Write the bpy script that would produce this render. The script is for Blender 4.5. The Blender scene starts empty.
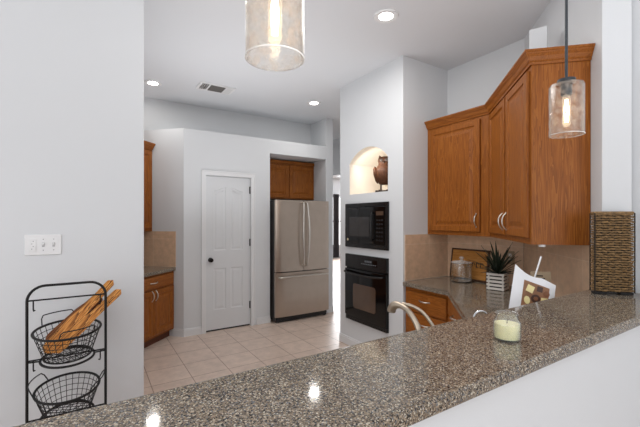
import bpy, bmesh, math, random
from mathutils import Vector, Matrix
random.seed(7)
PI = math.pi
R2 = math.sqrt(0.5)
SC = bpy.context.scene
COL = SC.collection

# ------------------------------------------------------------------ camera, world, light, exposure
CAM_H = 1.463
cd = bpy.data.cameras.new('camera')
cd.sensor_fit = 'HORIZONTAL'
cd.sensor_width = 36.0
cd.lens = 36.0 * 360.0 / 640.0
cd.shift_y = (219.5 - 213.5) / 640.0
cd.clip_start = 0.02
cam = bpy.data.objects.new('camera', cd)
COL.objects.link(cam)
cam.location = (0, 0, CAM_H)
cam.rotation_euler = (PI / 2, 0, -math.radians(32.6))
SC.camera = cam

world = bpy.data.worlds.new('world')
SC.world = world
world.use_nodes = True
bgn = world.node_tree.nodes['Background']
bgn.inputs['Color'].default_value = (0.97, 0.98, 1.0, 1)
bgn.inputs['Strength'].default_value = 0.9

def area(name, loc, rot, sx, sy, power, color=(1, 1, 1), shape='RECTANGLE', parent=None, spread=180):
    l = bpy.data.lights.new(name, 'AREA')
    l.shape = shape
    l.size = sx
    if shape in ('RECTANGLE', 'ELLIPSE'):
        l.size_y = sy
    l.energy = power
    l.color = color
    l.spread = math.radians(spread)
    o = bpy.data.objects.new(name, l)
    COL.objects.link(o)
    o.location = loc
    o.rotation_euler = rot
    o.parent = parent
    return o

# daylight through the dining room windows behind and left of the camera
area('daylight_dining', (-0.6, -3.2, 1.7), (PI / 2, 0, 0), 4.5, 2.4, 34, (0.95, 0.97, 1.0))
area('daylight_side', (-3.3, 0.2, 1.7), (PI / 2, 0, -PI / 2), 3.5, 2.2, 34, (0.95, 0.97, 1.0))
# daylight through the window of the room at the end of the hall
area('daylight_hall', (8.0, 10.9, 1.7), (PI / 2, 0, PI), 4.0, 2.2, 260, (0.95, 0.97, 1.0))
# added soft fill below the kitchen ceiling, besides the recessed lamps
area('kitchen_soft_fill', (1.45, 2.25, 3.0), (0, 0, 0), 1.3, 1.3, 16, (1.0, 0.98, 0.95))
# added up-facing fills that brighten the ceiling, no real source stands there
area('ceiling_fill_dining', (0.3, -0.8, 0.9), (PI, 0, 0), 2.4, 1.6, 44, (0.95, 0.97, 1.0), spread=140)
area('ceiling_fill_kitchen', (1.15, 3.45, 0.95), (PI, 0, 0), 1.5, 1.3, 14, (0.95, 0.97, 1.0), spread=125)

SC.view_settings.view_transform = 'Standard'
SC.view_settings.look = 'None'
SC.view_settings.gamma = 1.0
SC.view_settings.use_curve_mapping = False
SC.view_settings.exposure = 0.13

# ------------------------------------------------------------------ materials
def lin(c):
    return tuple((v / 255 / 12.92) if v / 255 <= 0.04045 else ((v / 255 + 0.055) / 1.055) ** 2.4 for v in c)

def new_mat(name):
    m = bpy.data.materials.new(name)
    m.use_nodes = True
    nt = m.node_tree
    return m, nt, nt.nodes['Principled BSDF']

def L(nt, a, b):
    nt.links.new(a, b)

def simple(name, rgb, rough=0.5, metal=0.0, bump=0.0, bscale=200, spec=0.5, coat=0.0, var=0.04):
    m, nt, b = new_mat(name)
    b.inputs['Roughness'].default_value = rough
    b.inputs['Metallic'].default_value = metal
    b.inputs['Specular IOR Level'].default_value = spec
    b.inputs['Coat Weight'].default_value = coat
    tc = nt.nodes.new('ShaderNodeTexCoord')
    n = nt.nodes.new('ShaderNodeTexNoise')
    n.inputs['Scale'].default_value = bscale if bump else 8
    n.inputs['Detail'].default_value = 3
    L(nt, tc.outputs['Object'], n.inputs['Vector'])
    r = nt.nodes.new('ShaderNodeValToRGB')
    c = lin(rgb)
    r.color_ramp.elements[0].position = 0.3
    r.color_ramp.elements[1].position = 0.7
    r.color_ramp.elements[0].color = tuple(v * (1 - var) for v in c) + (1,)
    r.color_ramp.elements[1].color = tuple(min(1, v * (1 + var)) for v in c) + (1,)
    L(nt, n.outputs['Fac'], r.inputs['Fac'])
    L(nt, r.outputs['Color'], b.inputs['Base Color'])
    if bump:
        bp = nt.nodes.new('ShaderNodeBump')
        bp.inputs['Strength'].default_value = bump
        bp.inputs['Distance'].default_value = 0.002
        L(nt, n.outputs['Fac'], bp.inputs['Height'])
        L(nt, bp.outputs['Normal'], b.inputs['Normal'])
    return m

def wood(name, dark, mid, light, axis='z', rough=0.35, fine=1.0, mixf=0.62, spec=0.22):
    m, nt, b = new_mat(name)
    tc = nt.nodes.new('ShaderNodeTexCoord')
    mp = nt.nodes.new('ShaderNodeMapping')
    s = [14.0 * fine, 14.0 * fine, 14.0 * fine]
    s['xyz'.index(axis)] = 0.9 * fine
    mp.inputs['Scale'].default_value = s
    L(nt, tc.outputs['Object'], mp.inputs['Vector'])
    n = nt.nodes.new('ShaderNodeTexNoise')
    n.inputs['Scale'].default_value = 1.0
    n.inputs['Detail'].default_value = 4
    n.inputs['Distortion'].default_value = 0.8
    L(nt, mp.outputs['Vector'], n.inputs['Vector'])
    # cathedral bands
    ml = nt.nodes.new('ShaderNodeMath'); ml.operation = 'MULTIPLY'; ml.inputs[1].default_value = 9.0
    L(nt, n.outputs['Fac'], ml.inputs[0])
    fr = nt.nodes.new('ShaderNodeMath'); fr.operation = 'FRACT'
    L(nt, ml.outputs[0], fr.inputs[0])
    mp2 = nt.nodes.new('ShaderNodeMapping')
    s2 = [260.0, 260.0, 260.0]; s2['xyz'.index(axis)] = 6.0
    mp2.inputs['Scale'].default_value = s2
    L(nt, tc.outputs['Object'], mp2.inputs['Vector'])
    n2 = nt.nodes.new('ShaderNodeTexNoise')
    n2.inputs['Scale'].default_value = 1.0
    n2.inputs['Detail'].default_value = 2
    L(nt, mp2.outputs['Vector'], n2.inputs['Vector'])
    mx = nt.nodes.new('ShaderNodeMix'); mx.data_type = 'FLOAT'
    mx.inputs[0].default_value = mixf
    b.inputs['Specular IOR Level'].default_value = spec
    L(nt, fr.outputs[0], mx.inputs[2]); L(nt, n2.outputs['Fac'], mx.inputs[3])
    r = nt.nodes.new('ShaderNodeValToRGB')
    cr = r.color_ramp
    cr.elements[0].position = 0.15; cr.elements[0].color = lin(dark) + (1,)
    cr.elements[1].position = 0.8; cr.elements[1].color = lin(light) + (1,)
    e = cr.elements.new(0.5); e.color = lin(mid) + (1,)
    L(nt, mx.outputs[0], r.inputs['Fac'])
    L(nt, r.outputs['Color'], b.inputs['Base Color'])
    b.inputs['Roughness'].default_value = rough
    b.inputs['Coat Weight'].default_value = 0.06
    b.inputs['Coat Roughness'].default_value = 0.25
    return m

def granite(name):
    m, nt, b = new_mat(name)
    tc = nt.nodes.new('ShaderNodeTexCoord')
    v = nt.nodes.new('ShaderNodeTexVoronoi'); v.inputs['Scale'].default_value = 340
    L(nt, tc.outputs['Object'], v.inputs['Vector'])
    sp = nt.nodes.new('ShaderNodeSeparateColor')
    L(nt, v.outputs['Color'], sp.inputs[0])
    r = nt.nodes.new('ShaderNodeValToRGB')
    cr = r.color_ramp; cr.interpolation = 'CONSTANT'
    stops = [(0.0, (46, 42, 40)), (0.18, (102, 91, 80)), (0.40, (122, 108, 92)), (0.62, (150, 135, 116)), (0.80, (104, 105, 107)), (0.90, (186, 177, 160))]
    cr.elements[0].position = 0; cr.elements[0].color = lin(stops[0][1]) + (1,)
    cr.elements[1].position = stops[1][0]; cr.elements[1].color = lin(stops[1][1]) + (1,)
    for p, c in stops[2:]:
        e = cr.elements.new(p); e.color = lin(c) + (1,)
    L(nt, sp.outputs[0], r.inputs['Fac'])
    n = nt.nodes.new('ShaderNodeTexNoise'); n.inputs['Scale'].default_value = 60; n.inputs['Detail'].default_value = 3
    L(nt, tc.outputs['Object'], n.inputs['Vector'])
    mx = nt.nodes.new('ShaderNodeMix'); mx.data_type = 'RGBA'; mx.blend_type = 'OVERLAY'
    mx.inputs[0].default_value = 0.2
    L(nt, r.outputs['Color'], mx.inputs[6]); L(nt, n.outputs['Fac'], mx.inputs[7])
    L(nt, mx.outputs[2], b.inputs['Base Color'])
    b.inputs['Roughness'].default_value = 0.08
    b.inputs['Specular IOR Level'].default_value = 0.3
    return m

def tiles(name, c1, c2, grout, size, off=(0, 0), plane='xy', gw=0.004, rough=0.4, nscale=6, row=None):
    m, nt, b = new_mat(name)
    tc = nt.nodes.new('ShaderNodeTexCoord')
    src = tc.outputs['Object']
    if plane == 'xz':
        s = nt.nodes.new('ShaderNodeSeparateXYZ'); L(nt, src, s.inputs[0])
        cb = nt.nodes.new('ShaderNodeCombineXYZ')
        L(nt, s.outputs[0], cb.inputs[0]); L(nt, s.outputs[2], cb.inputs[1])
        src = cb.outputs[0]
    mp = nt.nodes.new('ShaderNodeMapping')
    mp.inputs['Location'].default_value = (-off[0], -off[1], 0)
    L(nt, src, mp.inputs['Vector'])
    br = nt.nodes.new('ShaderNodeTexBrick')
    br.offset = 0.0; br.squash = 1.0
    br.inputs['Scale'].default_value = 1.0
    br.inputs['Brick Width'].default_value = size
    br.inputs['Row Height'].default_value = row or size
    br.inputs['Mortar Size'].default_value = gw
    br.inputs['Mortar Smooth'].default_value = 0.15
    br.inputs['Bias'].default_value = -0.2
    br.inputs['Color1'].default_value = lin(c1) + (1,)
    br.inputs['Color2'].default_value = lin(c2) + (1,)
    br.inputs['Mortar'].default_value = lin(grout) + (1,)
    L(nt, mp.outputs['Vector'], br.inputs['Vector'])
    n = nt.nodes.new('ShaderNodeTexNoise'); n.inputs['Scale'].default_value = nscale; n.inputs['Detail'].default_value = 6
    n.inputs['Roughness'].default_value = 0.7
    L(nt, tc.outputs['Object'], n.inputs['Vector'])
    mr = nt.nodes.new('ShaderNodeMapRange')
    mr.inputs['From Min'].default_value = 0.3; mr.inputs['From Max'].default_value = 0.7
    mr.inputs['To Min'].default_value = 0.84; mr.inputs['To Max'].default_value = 1.12
    L(nt, n.outputs['Fac'], mr.inputs['Value'])
    mx = nt.nodes.new('ShaderNodeMix'); mx.data_type = 'RGBA'; mx.blend_type = 'MULTIPLY'
    mx.inputs[0].default_value = 1.0
    L(nt, br.outputs['Color'], mx.inputs[6]); L(nt, mr.outputs[0], mx.inputs[7])
    L(nt, mx.outputs[2], b.inputs['Base Color'])
    bp = nt.nodes.new('ShaderNodeBump'); bp.inputs['Strength'].default_value = 0.5; bp.inputs['Distance'].default_value = 0.002
    bp.invert = True
    L(nt, br.outputs['Fac'], bp.inputs['Height']); L(nt, bp.outputs['Normal'], b.inputs['Normal'])
    b.inputs['Roughness'].default_value = rough
    return m

def emit(name, rgb, strength):
    m, nt, b = new_mat(name)
    b.inputs['Base Color'].default_value = (*rgb, 1)
    b.inputs['Emission Color'].default_value = (*rgb, 1)
    b.inputs['Emission Strength'].default_value = strength
    return m

def thin_glass(name, tint=(1, 1, 1), ior=1.45, bump=0.0, rough=0.02, haze=0.0, hazecol=(1, 1, 1), bscale=60, power=4.0):
    m = bpy.data.materials.new(name); m.use_nodes = True
    nt = m.node_tree
    for n in list(nt.nodes):
        nt.nodes.remove(n)
    out = nt.nodes.new('ShaderNodeOutputMaterial')
    tr = nt.nodes.new('ShaderNodeBsdfTransparent'); tr.inputs['Color'].default_value = (*tint, 1)
    gl = nt.nodes.new('ShaderNodeBsdfGlossy'); gl.inputs['Roughness'].default_value = rough
    fz = nt.nodes.new('ShaderNodeLayerWeight'); fz.inputs['Blend'].default_value = 0.5
    pw = nt.nodes.new('ShaderNodeMath'); pw.operation = 'POWER'; pw.inputs[1].default_value = power
    L(nt, fz.outputs['Facing'], pw.inputs[0])
    sc = nt.nodes.new('ShaderNodeMath'); sc.operation = 'MULTIPLY_ADD'; sc.inputs[1].default_value = 0.75
    sc.inputs[2].default_value = ((ior - 1) / (ior + 1)) ** 2
    L(nt, pw.outputs[0], sc.inputs[0])
    mx = nt.nodes.new('ShaderNodeMixShader')
    L(nt, sc.outputs[0], mx.inputs[0]); L(nt, tr.outputs[0], mx.inputs[1]); L(nt, gl.outputs[0], mx.inputs[2])
    last = mx
    tc = nt.nodes.new('ShaderNodeTexCoord')
    n = nt.nodes.new('ShaderNodeTexNoise'); n.inputs['Scale'].default_value = bscale; n.inputs['Detail'].default_value = 4
    L(nt, tc.outputs['Object'], n.inputs['Vector'])
    if bump:
        bp = nt.nodes.new('ShaderNodeBump'); bp.inputs['Strength'].default_value = bump; bp.inputs['Distance'].default_value = 0.004
        L(nt, n.outputs['Fac'], bp.inputs['Height'])
        L(nt, bp.outputs['Normal'], gl.inputs['Normal']); L(nt, bp.outputs['Normal'], fz.inputs['Normal'])
    if haze:
        df = nt.nodes.new('ShaderNodeBsdfDiffuse'); df.inputs['Color'].default_value = (*hazecol, 1)
        m2 = nt.nodes.new('ShaderNodeMixShader')
        mr = nt.nodes.new('ShaderNodeMapRange')
        mr.inputs['From Min'].default_value = 0.4; mr.inputs['From Max'].default_value = 0.7
        mr.inputs['To Min'].default_value = 0.0; mr.inputs['To Max'].default_value = haze
        L(nt, n.outputs['Fac'], mr.inputs['Value'])
        L(nt, mr.outputs[0], m2.inputs[0]); L(nt, mx.outputs[0], m2.inputs[1]); L(nt, df.outputs[0], m2.inputs[2])
        last = m2
    L(nt, last.outputs[0], out.inputs['Surface'])
    return m

M = {}
M['wall'] = simple('wall_paint', (214, 216, 218), 0.7, bump=0.12, bscale=240, var=0.01, spec=0.3)
M['ceiling'] = simple('ceiling_paint', (219, 221, 224), 0.85, bump=0.12, bscale=200, var=0.01, spec=0.2)
M['niche'] = simple('niche_paint', (236, 228, 216), 0.8, bump=0.1, bscale=160, var=0.01, spec=0.2)
M['trim'] = simple('white_trim_paint', (224, 225, 226), 0.4, var=0.01)
M['door'] = simple('white_door_paint', (216, 218, 220), 0.45, var=0.01)
M['floor'] = tiles('floor_tile', (210, 190, 176), (203, 183, 169), (150, 126, 110), 0.345, (0.11, 0.005), 'xy', 0.004, 0.35, 9)
M['splash'] = tiles('backsplash_tile', (214, 180, 150), (203, 168, 138), (222, 194, 168), 0.345, (0.0, 0.875), 'xz', 0.003, 0.4, 14)
M['wood'] = wood('cabinet_wood', (106, 56, 16), (140, 79, 25), (164, 101, 40), 'z', 0.42, 1.5)
M['wood_h'] = wood('cabinet_wood_across', (106, 56, 16), (140, 79, 25), (164, 101, 40), 'x', 0.42, 1.5)
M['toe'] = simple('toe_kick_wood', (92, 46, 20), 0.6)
M['granite'] = granite('granite')
M['nickel'] = simple('brushed_nickel', (205, 200, 192), 0.28, 1.0)
M['faucet'] = simple('satin_nickel', (182, 168, 150), 0.3, 0.9)
M['chrome'] = simple('chrome', (225, 226, 228), 0.1, 1.0)
M['steel'] = simple('stainless_steel', (182, 168, 155), 0.3, 0.85, var=0.03)
M['fridge_side'] = simple('dark_grey_enamel', (62, 60, 60), 0.5)
M['black'] = simple('black_enamel', (16, 16, 17), 0.25)
M['black_glass'] = simple('black_oven_glass', (9, 9, 10), 0.07, spec=0.4)
M['mw_glass'] = simple('smoked_microwave_window', (44, 40, 39), 0.1, spec=0.6)
M['window_glass'] = simple('smoked_oven_window', (84, 66, 54), 0.1, spec=0.6)
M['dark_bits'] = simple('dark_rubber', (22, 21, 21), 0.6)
M['iron'] = simple('black_wrought_iron', (20, 19, 19), 0.5, 0.3)
M['bronze'] = simple('dark_bronze', (34, 30, 28), 0.35, 0.6)
M['pendant_metal'] = simple('dark_pendant_metal', (58, 62, 66), 0.4, 0.5)
M['plastic'] = simple('white_plastic', (226, 226, 226), 0.4, var=0.01)
M['plastic_grey'] = simple('grey_plastic', (120, 120, 122), 0.5)
M['display'] = simple('grey_print', (105, 108, 112), 0.4)
M['key'] = simple('dark_key', (26, 26, 28), 0.3)
M['toggle_grey'] = simple('light_grey_plastic', (176, 176, 177), 0.5)
M['brass'] = simple('pale_emblem', (196, 184, 150), 0.35, 0.4)
M['acacia'] = wood('acacia_wood', (70, 32, 10), (190, 120, 52), (220, 158, 84), 'x', 0.5, 2.6, 0.25)
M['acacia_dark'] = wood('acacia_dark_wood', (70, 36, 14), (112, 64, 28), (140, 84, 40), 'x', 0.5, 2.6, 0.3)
M['board'] = wood('board_wood', (150, 96, 44), (178, 122, 60), (194, 140, 76), 'x', 0.5, 1.4)
M['board_edge'] = simple('dark_board_edge', (70, 42, 22), 0.6)
M['statue'] = wood('carved_wood', (38, 20, 10), (64, 35, 17), (82, 47, 24), 'z', 0.7, 2.5, 0.5, 0.2)
M['statue_base'] = simple('dark_wood_base', (48, 34, 26), 0.6)
M['cream'] = simple('cream_plaster', (222, 206, 180), 0.8, bump=0.6, bscale=50, var=0.06)
M['wicker'] = simple('wicker', (128, 100, 64), 0.65, bump=0.4, bscale=70, var=0.45)
M['wicker_dark'] = simple('wicker_core', (36, 27, 18), 0.8)
M['wax'] = simple('yellow_wax', (246, 237, 190), 0.5)
M['wax'].node_tree.nodes['Principled BSDF'].inputs['Subsurface Weight'].default_value = 0.3
M['wax'].node_tree.nodes['Principled BSDF'].inputs['Subsurface Radius'].default_value = (0.02, 0.015, 0.006)
M['wick'] = simple('wick', (40, 34, 28), 0.8)
M['white_wood'] = simple('white_washed_wood', (214, 208, 200), 0.6, var=0.06)
M['soil'] = simple('dark_soil', (40, 30, 24), 0.9)
M['leaf'] = simple('dark_spiky_leaf', (36, 46, 34), 0.4, var=0.3)
M['paper'] = simple('white_paper', (236, 236, 238), 0.55, var=0.02)
M['choc'] = simple('chocolate', (66, 36, 22), 0.4)
M['choc_mid'] = simple('milk_chocolate', (128, 80, 48), 0.4)
M['choc_cream'] = simple('white_chocolate', (238, 222, 160), 0.4)
M['tan_print'] = simple('tan_print', (150, 104, 70), 0.5, var=0.3)
M['kraft'] = simple('kraft_card', (160, 140, 114), 0.7)
M['ink'] = simple('dark_ink', (52, 40, 34), 0.7)
M['vent_grey'] = simple('vent_grey', (96, 92, 88), 0.6)
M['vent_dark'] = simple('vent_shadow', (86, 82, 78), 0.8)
M['curtain'] = simple('dark_curtain', (70, 66, 68), 0.9)
M['pane'] = emit('bright_window', (0.95, 0.97, 1.0), 1.2)
M['lamp'] = emit('lamp_disc', (1.0, 0.97, 0.92), 14)
M['filament'] = emit('filament', (1.0, 0.86, 0.64), 9)
M['glass'] = thin_glass('clear_glass', (0.97, 0.98, 0.98), 1.45)
M['bulb_glass'] = thin_glass('bulb_glass', (1.0, 0.97, 0.9), 1.35)
_nt = M['bulb_glass'].node_tree
_o = [n for n in _nt.nodes if n.type == 'OUTPUT_MATERIAL'][0]
_e = _nt.nodes.new('ShaderNodeEmission'); _e.inputs['Color'].default_value = (1.0, 0.86, 0.66, 1); _e.inputs['Strength'].default_value = 0.22
_a = _nt.nodes.new('ShaderNodeAddShader')
_src = _o.inputs['Surface'].links[0].from_socket
L(_nt, _src, _a.inputs[0]); L(_nt, _e.outputs[0], _a.inputs[1]); L(_nt, _a.outputs[0], _o.inputs['Surface'])
M['seeded'] = thin_glass('seeded_glass', (0.985, 0.975, 0.955), 1.5, bump=0.35, rough=0.08, haze=0.32, hazecol=(0.56, 0.45, 0.36), bscale=40, power=2.6)
M['jar_glass'] = thin_glass('jar_glass', (0.975, 0.985, 0.98), 1.55, power=2.2, haze=0.12, hazecol=(0.9, 0.95, 0.95), bscale=4)

# ------------------------------------------------------------------ mesh helpers
class MB:
    def __init__(self):
        self.bm = bmesh.new()

    def _xf(self, vs, mat):
        if mat is not None:
            bmesh.ops.transform(self.bm, matrix=mat, verts=vs)

    def box(self, x0, x1, y0, y1, z0, z1, bevel=0.0, seg=2, mat=None):
        b = bmesh.new()
        bmesh.ops.create_cube(b, size=1.0)
        for v in b.verts:
            v.co = Vector((x0 + (v.co.x + .5) * (x1 - x0), y0 + (v.co.y + .5) * (y1 - y0), z0 + (v.co.z + .5) * (z1 - z0)))
        if bevel:
            bmesh.ops.bevel(b, geom=list(b.edges), offset=bevel, segments=seg, affect='EDGES', profile=0.5)
        self._merge(b, mat)
        return self

    def _merge(self, b, mat=None):
        if mat is not None:
            bmesh.ops.transform(b, matrix=mat, verts=list(b.verts))
        me = bpy.data.meshes.new('tmp')
        b.to_mesh(me); b.free()
        self.bm.from_mesh(me)
        bpy.data.meshes.remove(me)

    def prism(self, poly, z0, z1, bevel=0.0, mat=None, seg=2):
        b = bmesh.new()
        if sum(poly[i][0] * poly[(i + 1) % len(poly)][1] - poly[(i + 1) % len(poly)][0] * poly[i][1] for i in range(len(poly))) < 0:
            poly = poly[::-1]
        lo = [b.verts.new((x, y, z0)) for x, y in poly]
        hi = [b.verts.new((x, y, z1)) for x, y in poly]
        b.faces.new(lo[::-1]); b.faces.new(hi)
        n = len(poly)
        for i in range(n):
            b.faces.new((lo[i], lo[(i + 1) % n], hi[(i + 1) % n], hi[i]))
        if bevel:
            bmesh.ops.bevel(b, geom=list(b.edges), offset=bevel, segments=seg, affect='EDGES', profile=0.5)
        self._merge(b, mat)
        return self

    def lathe(self, prof, seg=32, mat=None, cap=True):
        b = bmesh.new()
        rings = []
        for r, z in prof:
            if r < 1e-6:
                rings.append([b.verts.new((0, 0, z))])
            else:
                rings.append([b.verts.new((r * math.cos(2 * PI * i / seg), r * math.sin(2 * PI * i / seg), z)) for i in range(seg)])
        for a, c in zip(rings, rings[1:]):
            for i in range(seg):
                j = (i + 1) % seg
                if len(a) == 1 and len(c) == 1:
                    continue
                if len(a) == 1:
                    b.faces.new((a[0], c[j], c[i]))
                elif len(c) == 1:
                    b.faces.new((a[i], a[j], c[0]))
                else:
                    b.faces.new((a[i], a[j], c[j], c[i]))
        if cap:
            if len(rings[0]) > 1: b.faces.new(rings[0][::-1])
            if len(rings[-1]) > 1: b.faces.new(rings[-1])
        bmesh.ops.recalc_face_normals(b, faces=list(b.faces))
        self._merge(b, mat)
        return self

    def tube(self, pts, r, seg=8, closed=False, mat=None):
        b = bmesh.new()
        P = [Vector(p) for p in pts]
        n = len(P)
        rr = r if isinstance(r, (list, tuple)) else [r] * n
        T = []
        for i in range(n):
            if closed:
                t = P[(i + 1) % n] - P[i - 1]
            else:
                t = P[min(i + 1, n - 1)] - P[max(i - 1, 0)]
            T.append(t.normalized())
        up = Vector((0, 0, 1))
        if abs(T[0].dot(up)) > 0.9:
            up = Vector((1, 0, 0))
        N = (up - T[0] * up.dot(T[0])).normalized()
        rings = []
        for i in range(n):
            N = (N - T[i] * N.dot(T[i]))
            N = N.normalized() if N.length > 1e-6 else T[i].orthogonal().normalized()
            B = T[i].cross(N)
            rings.append([b.verts.new(P[i] + (N * math.cos(2 * PI * k / seg) + B * math.sin(2 * PI * k / seg)) * rr[i]) for k in range(seg)])
        for i in range(n if closed else n - 1):
            a, c = rings[i], rings[(i + 1) % n]
            for k in range(seg):
                b.faces.new((a[k], a[(k + 1) % seg], c[(k + 1) % seg], c[k]))
        if not closed:
            b.faces.new(rings[0][::-1]); b.faces.new(rings[-1])
        bmesh.ops.recalc_face_normals(b, faces=list(b.faces))
        self._merge(b, mat)
        return self

    def rings_xz(self, loops):
        """loops: list of (list of (x,z), y); consecutive loops are bridged, the last is capped"""
        b = bmesh.new()
        vs = [[b.verts.new((x, y, z)) for x, z in lp] for lp, y in loops]
        for a, c in zip(vs, vs[1:]):
            n = len(a)
            for i in range(n):
                b.faces.new((a[i], a[(i + 1) % n], c[(i + 1) % n], c[i]))
        b.faces.new(vs[-1]); b.faces.new(vs[0][::-1])
        bmesh.ops.recalc_face_normals(b, faces=list(b.faces))
        self._merge(b)
        return self

    def build(self, name, mat, parent=None, loc=(0, 0, 0), rz=0.0, smooth=None):
        me = bpy.data.meshes.new(name)
        self.bm.to_mesh(me); self.bm.free()
        me.materials.append(M[mat] if isinstance(mat, str) else mat)
        o = bpy.data.objects.new(name, me)
        COL.objects.link(o)
        o.location = loc
        o.rotation_euler = (0, 0, rz)
        o.parent = parent
        if smooth is not None:
            for p in me.polygons:
                p.use_smooth = True
            try:
                me.set_sharp_from_angle(angle=math.radians(smooth))
            except Exception:
                pass
        return o

def tag(o, label, cat, group=None, kind=None):
    o['label'] = label
    o['category'] = cat
    if group: o['group'] = group
    if kind: o['kind'] = kind
    return o

def thing(name, label, cat, loc=(0, 0, 0), rz=0.0, group=None):
    o = bpy.data.objects.new(name, None)
    o.empty_display_size = 0.05
    COL.objects.link(o)
    o.location = loc
    o.rotation_euler = (0, 0, rz)
    return tag(o, label, cat, group)

def struct(o, label, cat):
    return tag(o, label, cat, kind='structure')

def arc(cx, cz, r, a0, a1, n):
    return [(cx + r * math.cos(math.radians(a0 + (a1 - a0) * i / n)), cz + r * math.sin(math.radians(a0 + (a1 - a0) * i / n))) for i in range(n + 1)]

def smooth_path(pts, sub=8):
    P = [Vector(p) for p in pts]
    out = []
    for i in range(len(P) - 1):
        p0 = P[i - 1] if i else P[0] * 2 - P[1]
        p1, p2 = P[i], P[i + 1]
        p3 = P[i + 2] if i + 2 < len(P) else P[-1] * 2 - P[-2]
        for k in range(sub):
            t = k / sub
            out.append(0.5 * ((2 * p1) + (p2 - p0) * t + (2 * p0 - 5 * p1 + 4 * p2 - p3) * t * t + (3 * p1 - p0 - 3 * p2 + p3) * t ** 3))
    out.append(P[-1])
    return out

def face_with_holes(outer, holes):
    """bmesh with planar faces in local xz at y=0, plus vertex loops of the holes"""
    b = bmesh.new()
    def loop(pts):
        vs = [b.verts.new((x, 0, z)) for x, z in pts]
        es = [b.edges.new((vs[i], vs[(i + 1) % len(vs)])) for i in range(len(vs))]
        return vs, es
    ov, oe = loop(outer)
    hv = []
    es = list(oe)
    for h in holes:
        v, e = loop(h)
        hv.append(v); es += e
    bmesh.ops.triangle_fill(b, edges=es, use_beauty=True, use_dissolve=False)
    return b, ov, hv

# ------------------------------------------------------------------ structure
H = 3.05
LEDGE = 2.605
struct(MB().box(-3.5, 13.5, -3.5, 11.5, -0.06, 0).build('floor', 'floor'), 'beige square ceramic floor tiles with thin grout lines', 'floor')
struct(MB().box(-3.5, 13.5, -3.5, 11.5, H, H + 0.06).build('ceiling', 'ceiling'), 'flat white ceiling', 'ceiling')
struct(MB().box(-3.5, 0.287, 2.5, 2.64, 0, H, 0.006).build('wall_left', 'wall'), 'tall pale grey wall at the left holding the light switches', 'wall')

# pantry / fridge wall with a ledge on top
PF = (0.991, 4.70)
w = MB()
w.box(0.985, 1.255, 4.70, 4.82, 0, LEDGE)
w.box(1.255, 1.876, 4.70, 4.82, 2.036, LEDGE)
w.box(1.876, 2.16, 4.70, 4.82, 0, LEDGE)
w.box(2.04, 2.16, 4.82, 5.45, 0, LEDGE)
w.box(2.16, 3.117, 4.70, 5.38, 2.406, LEDGE)
w.box(2.16, 3.117, 5.38, 5.45, 0, LEDGE)
w.prism([(0.991, 4.70), (1.05, 4.82), (0.50, 5.36), (0.42, 5.271)], 0, LEDGE)
w.prism([(0.991, 4.82), (2.05, 4.82), (2.05, 5.17), (0.52, 5.17)], 2.56, LEDGE)
struct(w.build('wall_pantry', 'wall'), 'pale wall with pantry door and fridge alcove, topped by a ledge', 'wall')
struct(MB().box(2.05, 3.25, 5.165, 5.30, LEDGE, H).box(0.62, 2.05, 5.165, 5.30, 0, H).box(0.2, 0.62, 5.165, 5.30, LEDGE, H).build('wall_back', 'wall'), 'pale wall strip above and behind the ledge', 'wall')
struct(MB().box(3.117, 3.25, 4.70, 11.4, 0, H, 0.004).build('wall_post', 'wall'), 'full height wall end beside the fridge alcove', 'wall')
# wall behind the angled left run of cabinets
struct(MB().prism([(0.42, 5.271), (-2.25, 2.60), (-2.35, 2.70), (0.32, 5.371)], 0, H).build('wall_far_left', 'wall'), 'angled wall behind the left kitchen cabinets', 'wall')

# oven wall block with arched niche (local frame: x along world -y, front faces local -y)
OX, OY0, OY1 = 2.554, 2.5, 3.54
wid = OY1 - OY0
def oy(y): return OY1 - y
n0, n1 = oy(3.352), oy(2.711)
nb, nsp, ntop = 1.752, 2.105, 2.255
ncx = (n0 + n1) / 2
hw = (n1 - n0) / 2
rise = ntop - nsp
rad = (hw * hw + rise * rise) / (2 * rise)
a = math.degrees(math.asin(hw / rad))
archpts = arc(ncx, ntop - rad, rad, 90 - a, 90 + a, 20)
hole = [(n0, nb), (n1, nb)] + archpts
b, ov, hv = face_with_holes([(0, 0), (wid, 0), (wid, H), (0, H)], [hole])
w = MB()
vs = [b.verts.new((v.co.x, 0.66, v.co.z)) for v in ov]
for i in range(4):
    b.faces.new((ov[i], ov[(i + 1) % 4], vs[(i + 1) % 4], vs[i]))
bmesh.ops.recalc_face_normals(b, faces=list(b.faces))
w._merge(b)
ovw = w.build('wall_oven', 'wall', None, (OX, OY1, 0), -PI / 2)
struct(ovw, 'pale wall block holding the built-in ovens and arched niche', 'wall')
b = bmesh.new()
fr = [b.verts.new((x, 0, z)) for x, z in hole]
bk = [b.verts.new((x, 0.5, z)) for x, z in hole]
for i in range(len(hole)):
    j = (i + 1) % len(hole)
    b.faces.new((fr[j], fr[i], bk[i], bk[j]))
b.faces.new(bk)
bmesh.ops.recalc_face_normals(b, faces=list(b.faces))
for f in b.faces: f.normal_flip()
w = MB(); w._merge(b)
w.build('niche_lining', 'niche', ovw)['label'] = 'warm cream lining of the arched niche'

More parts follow.
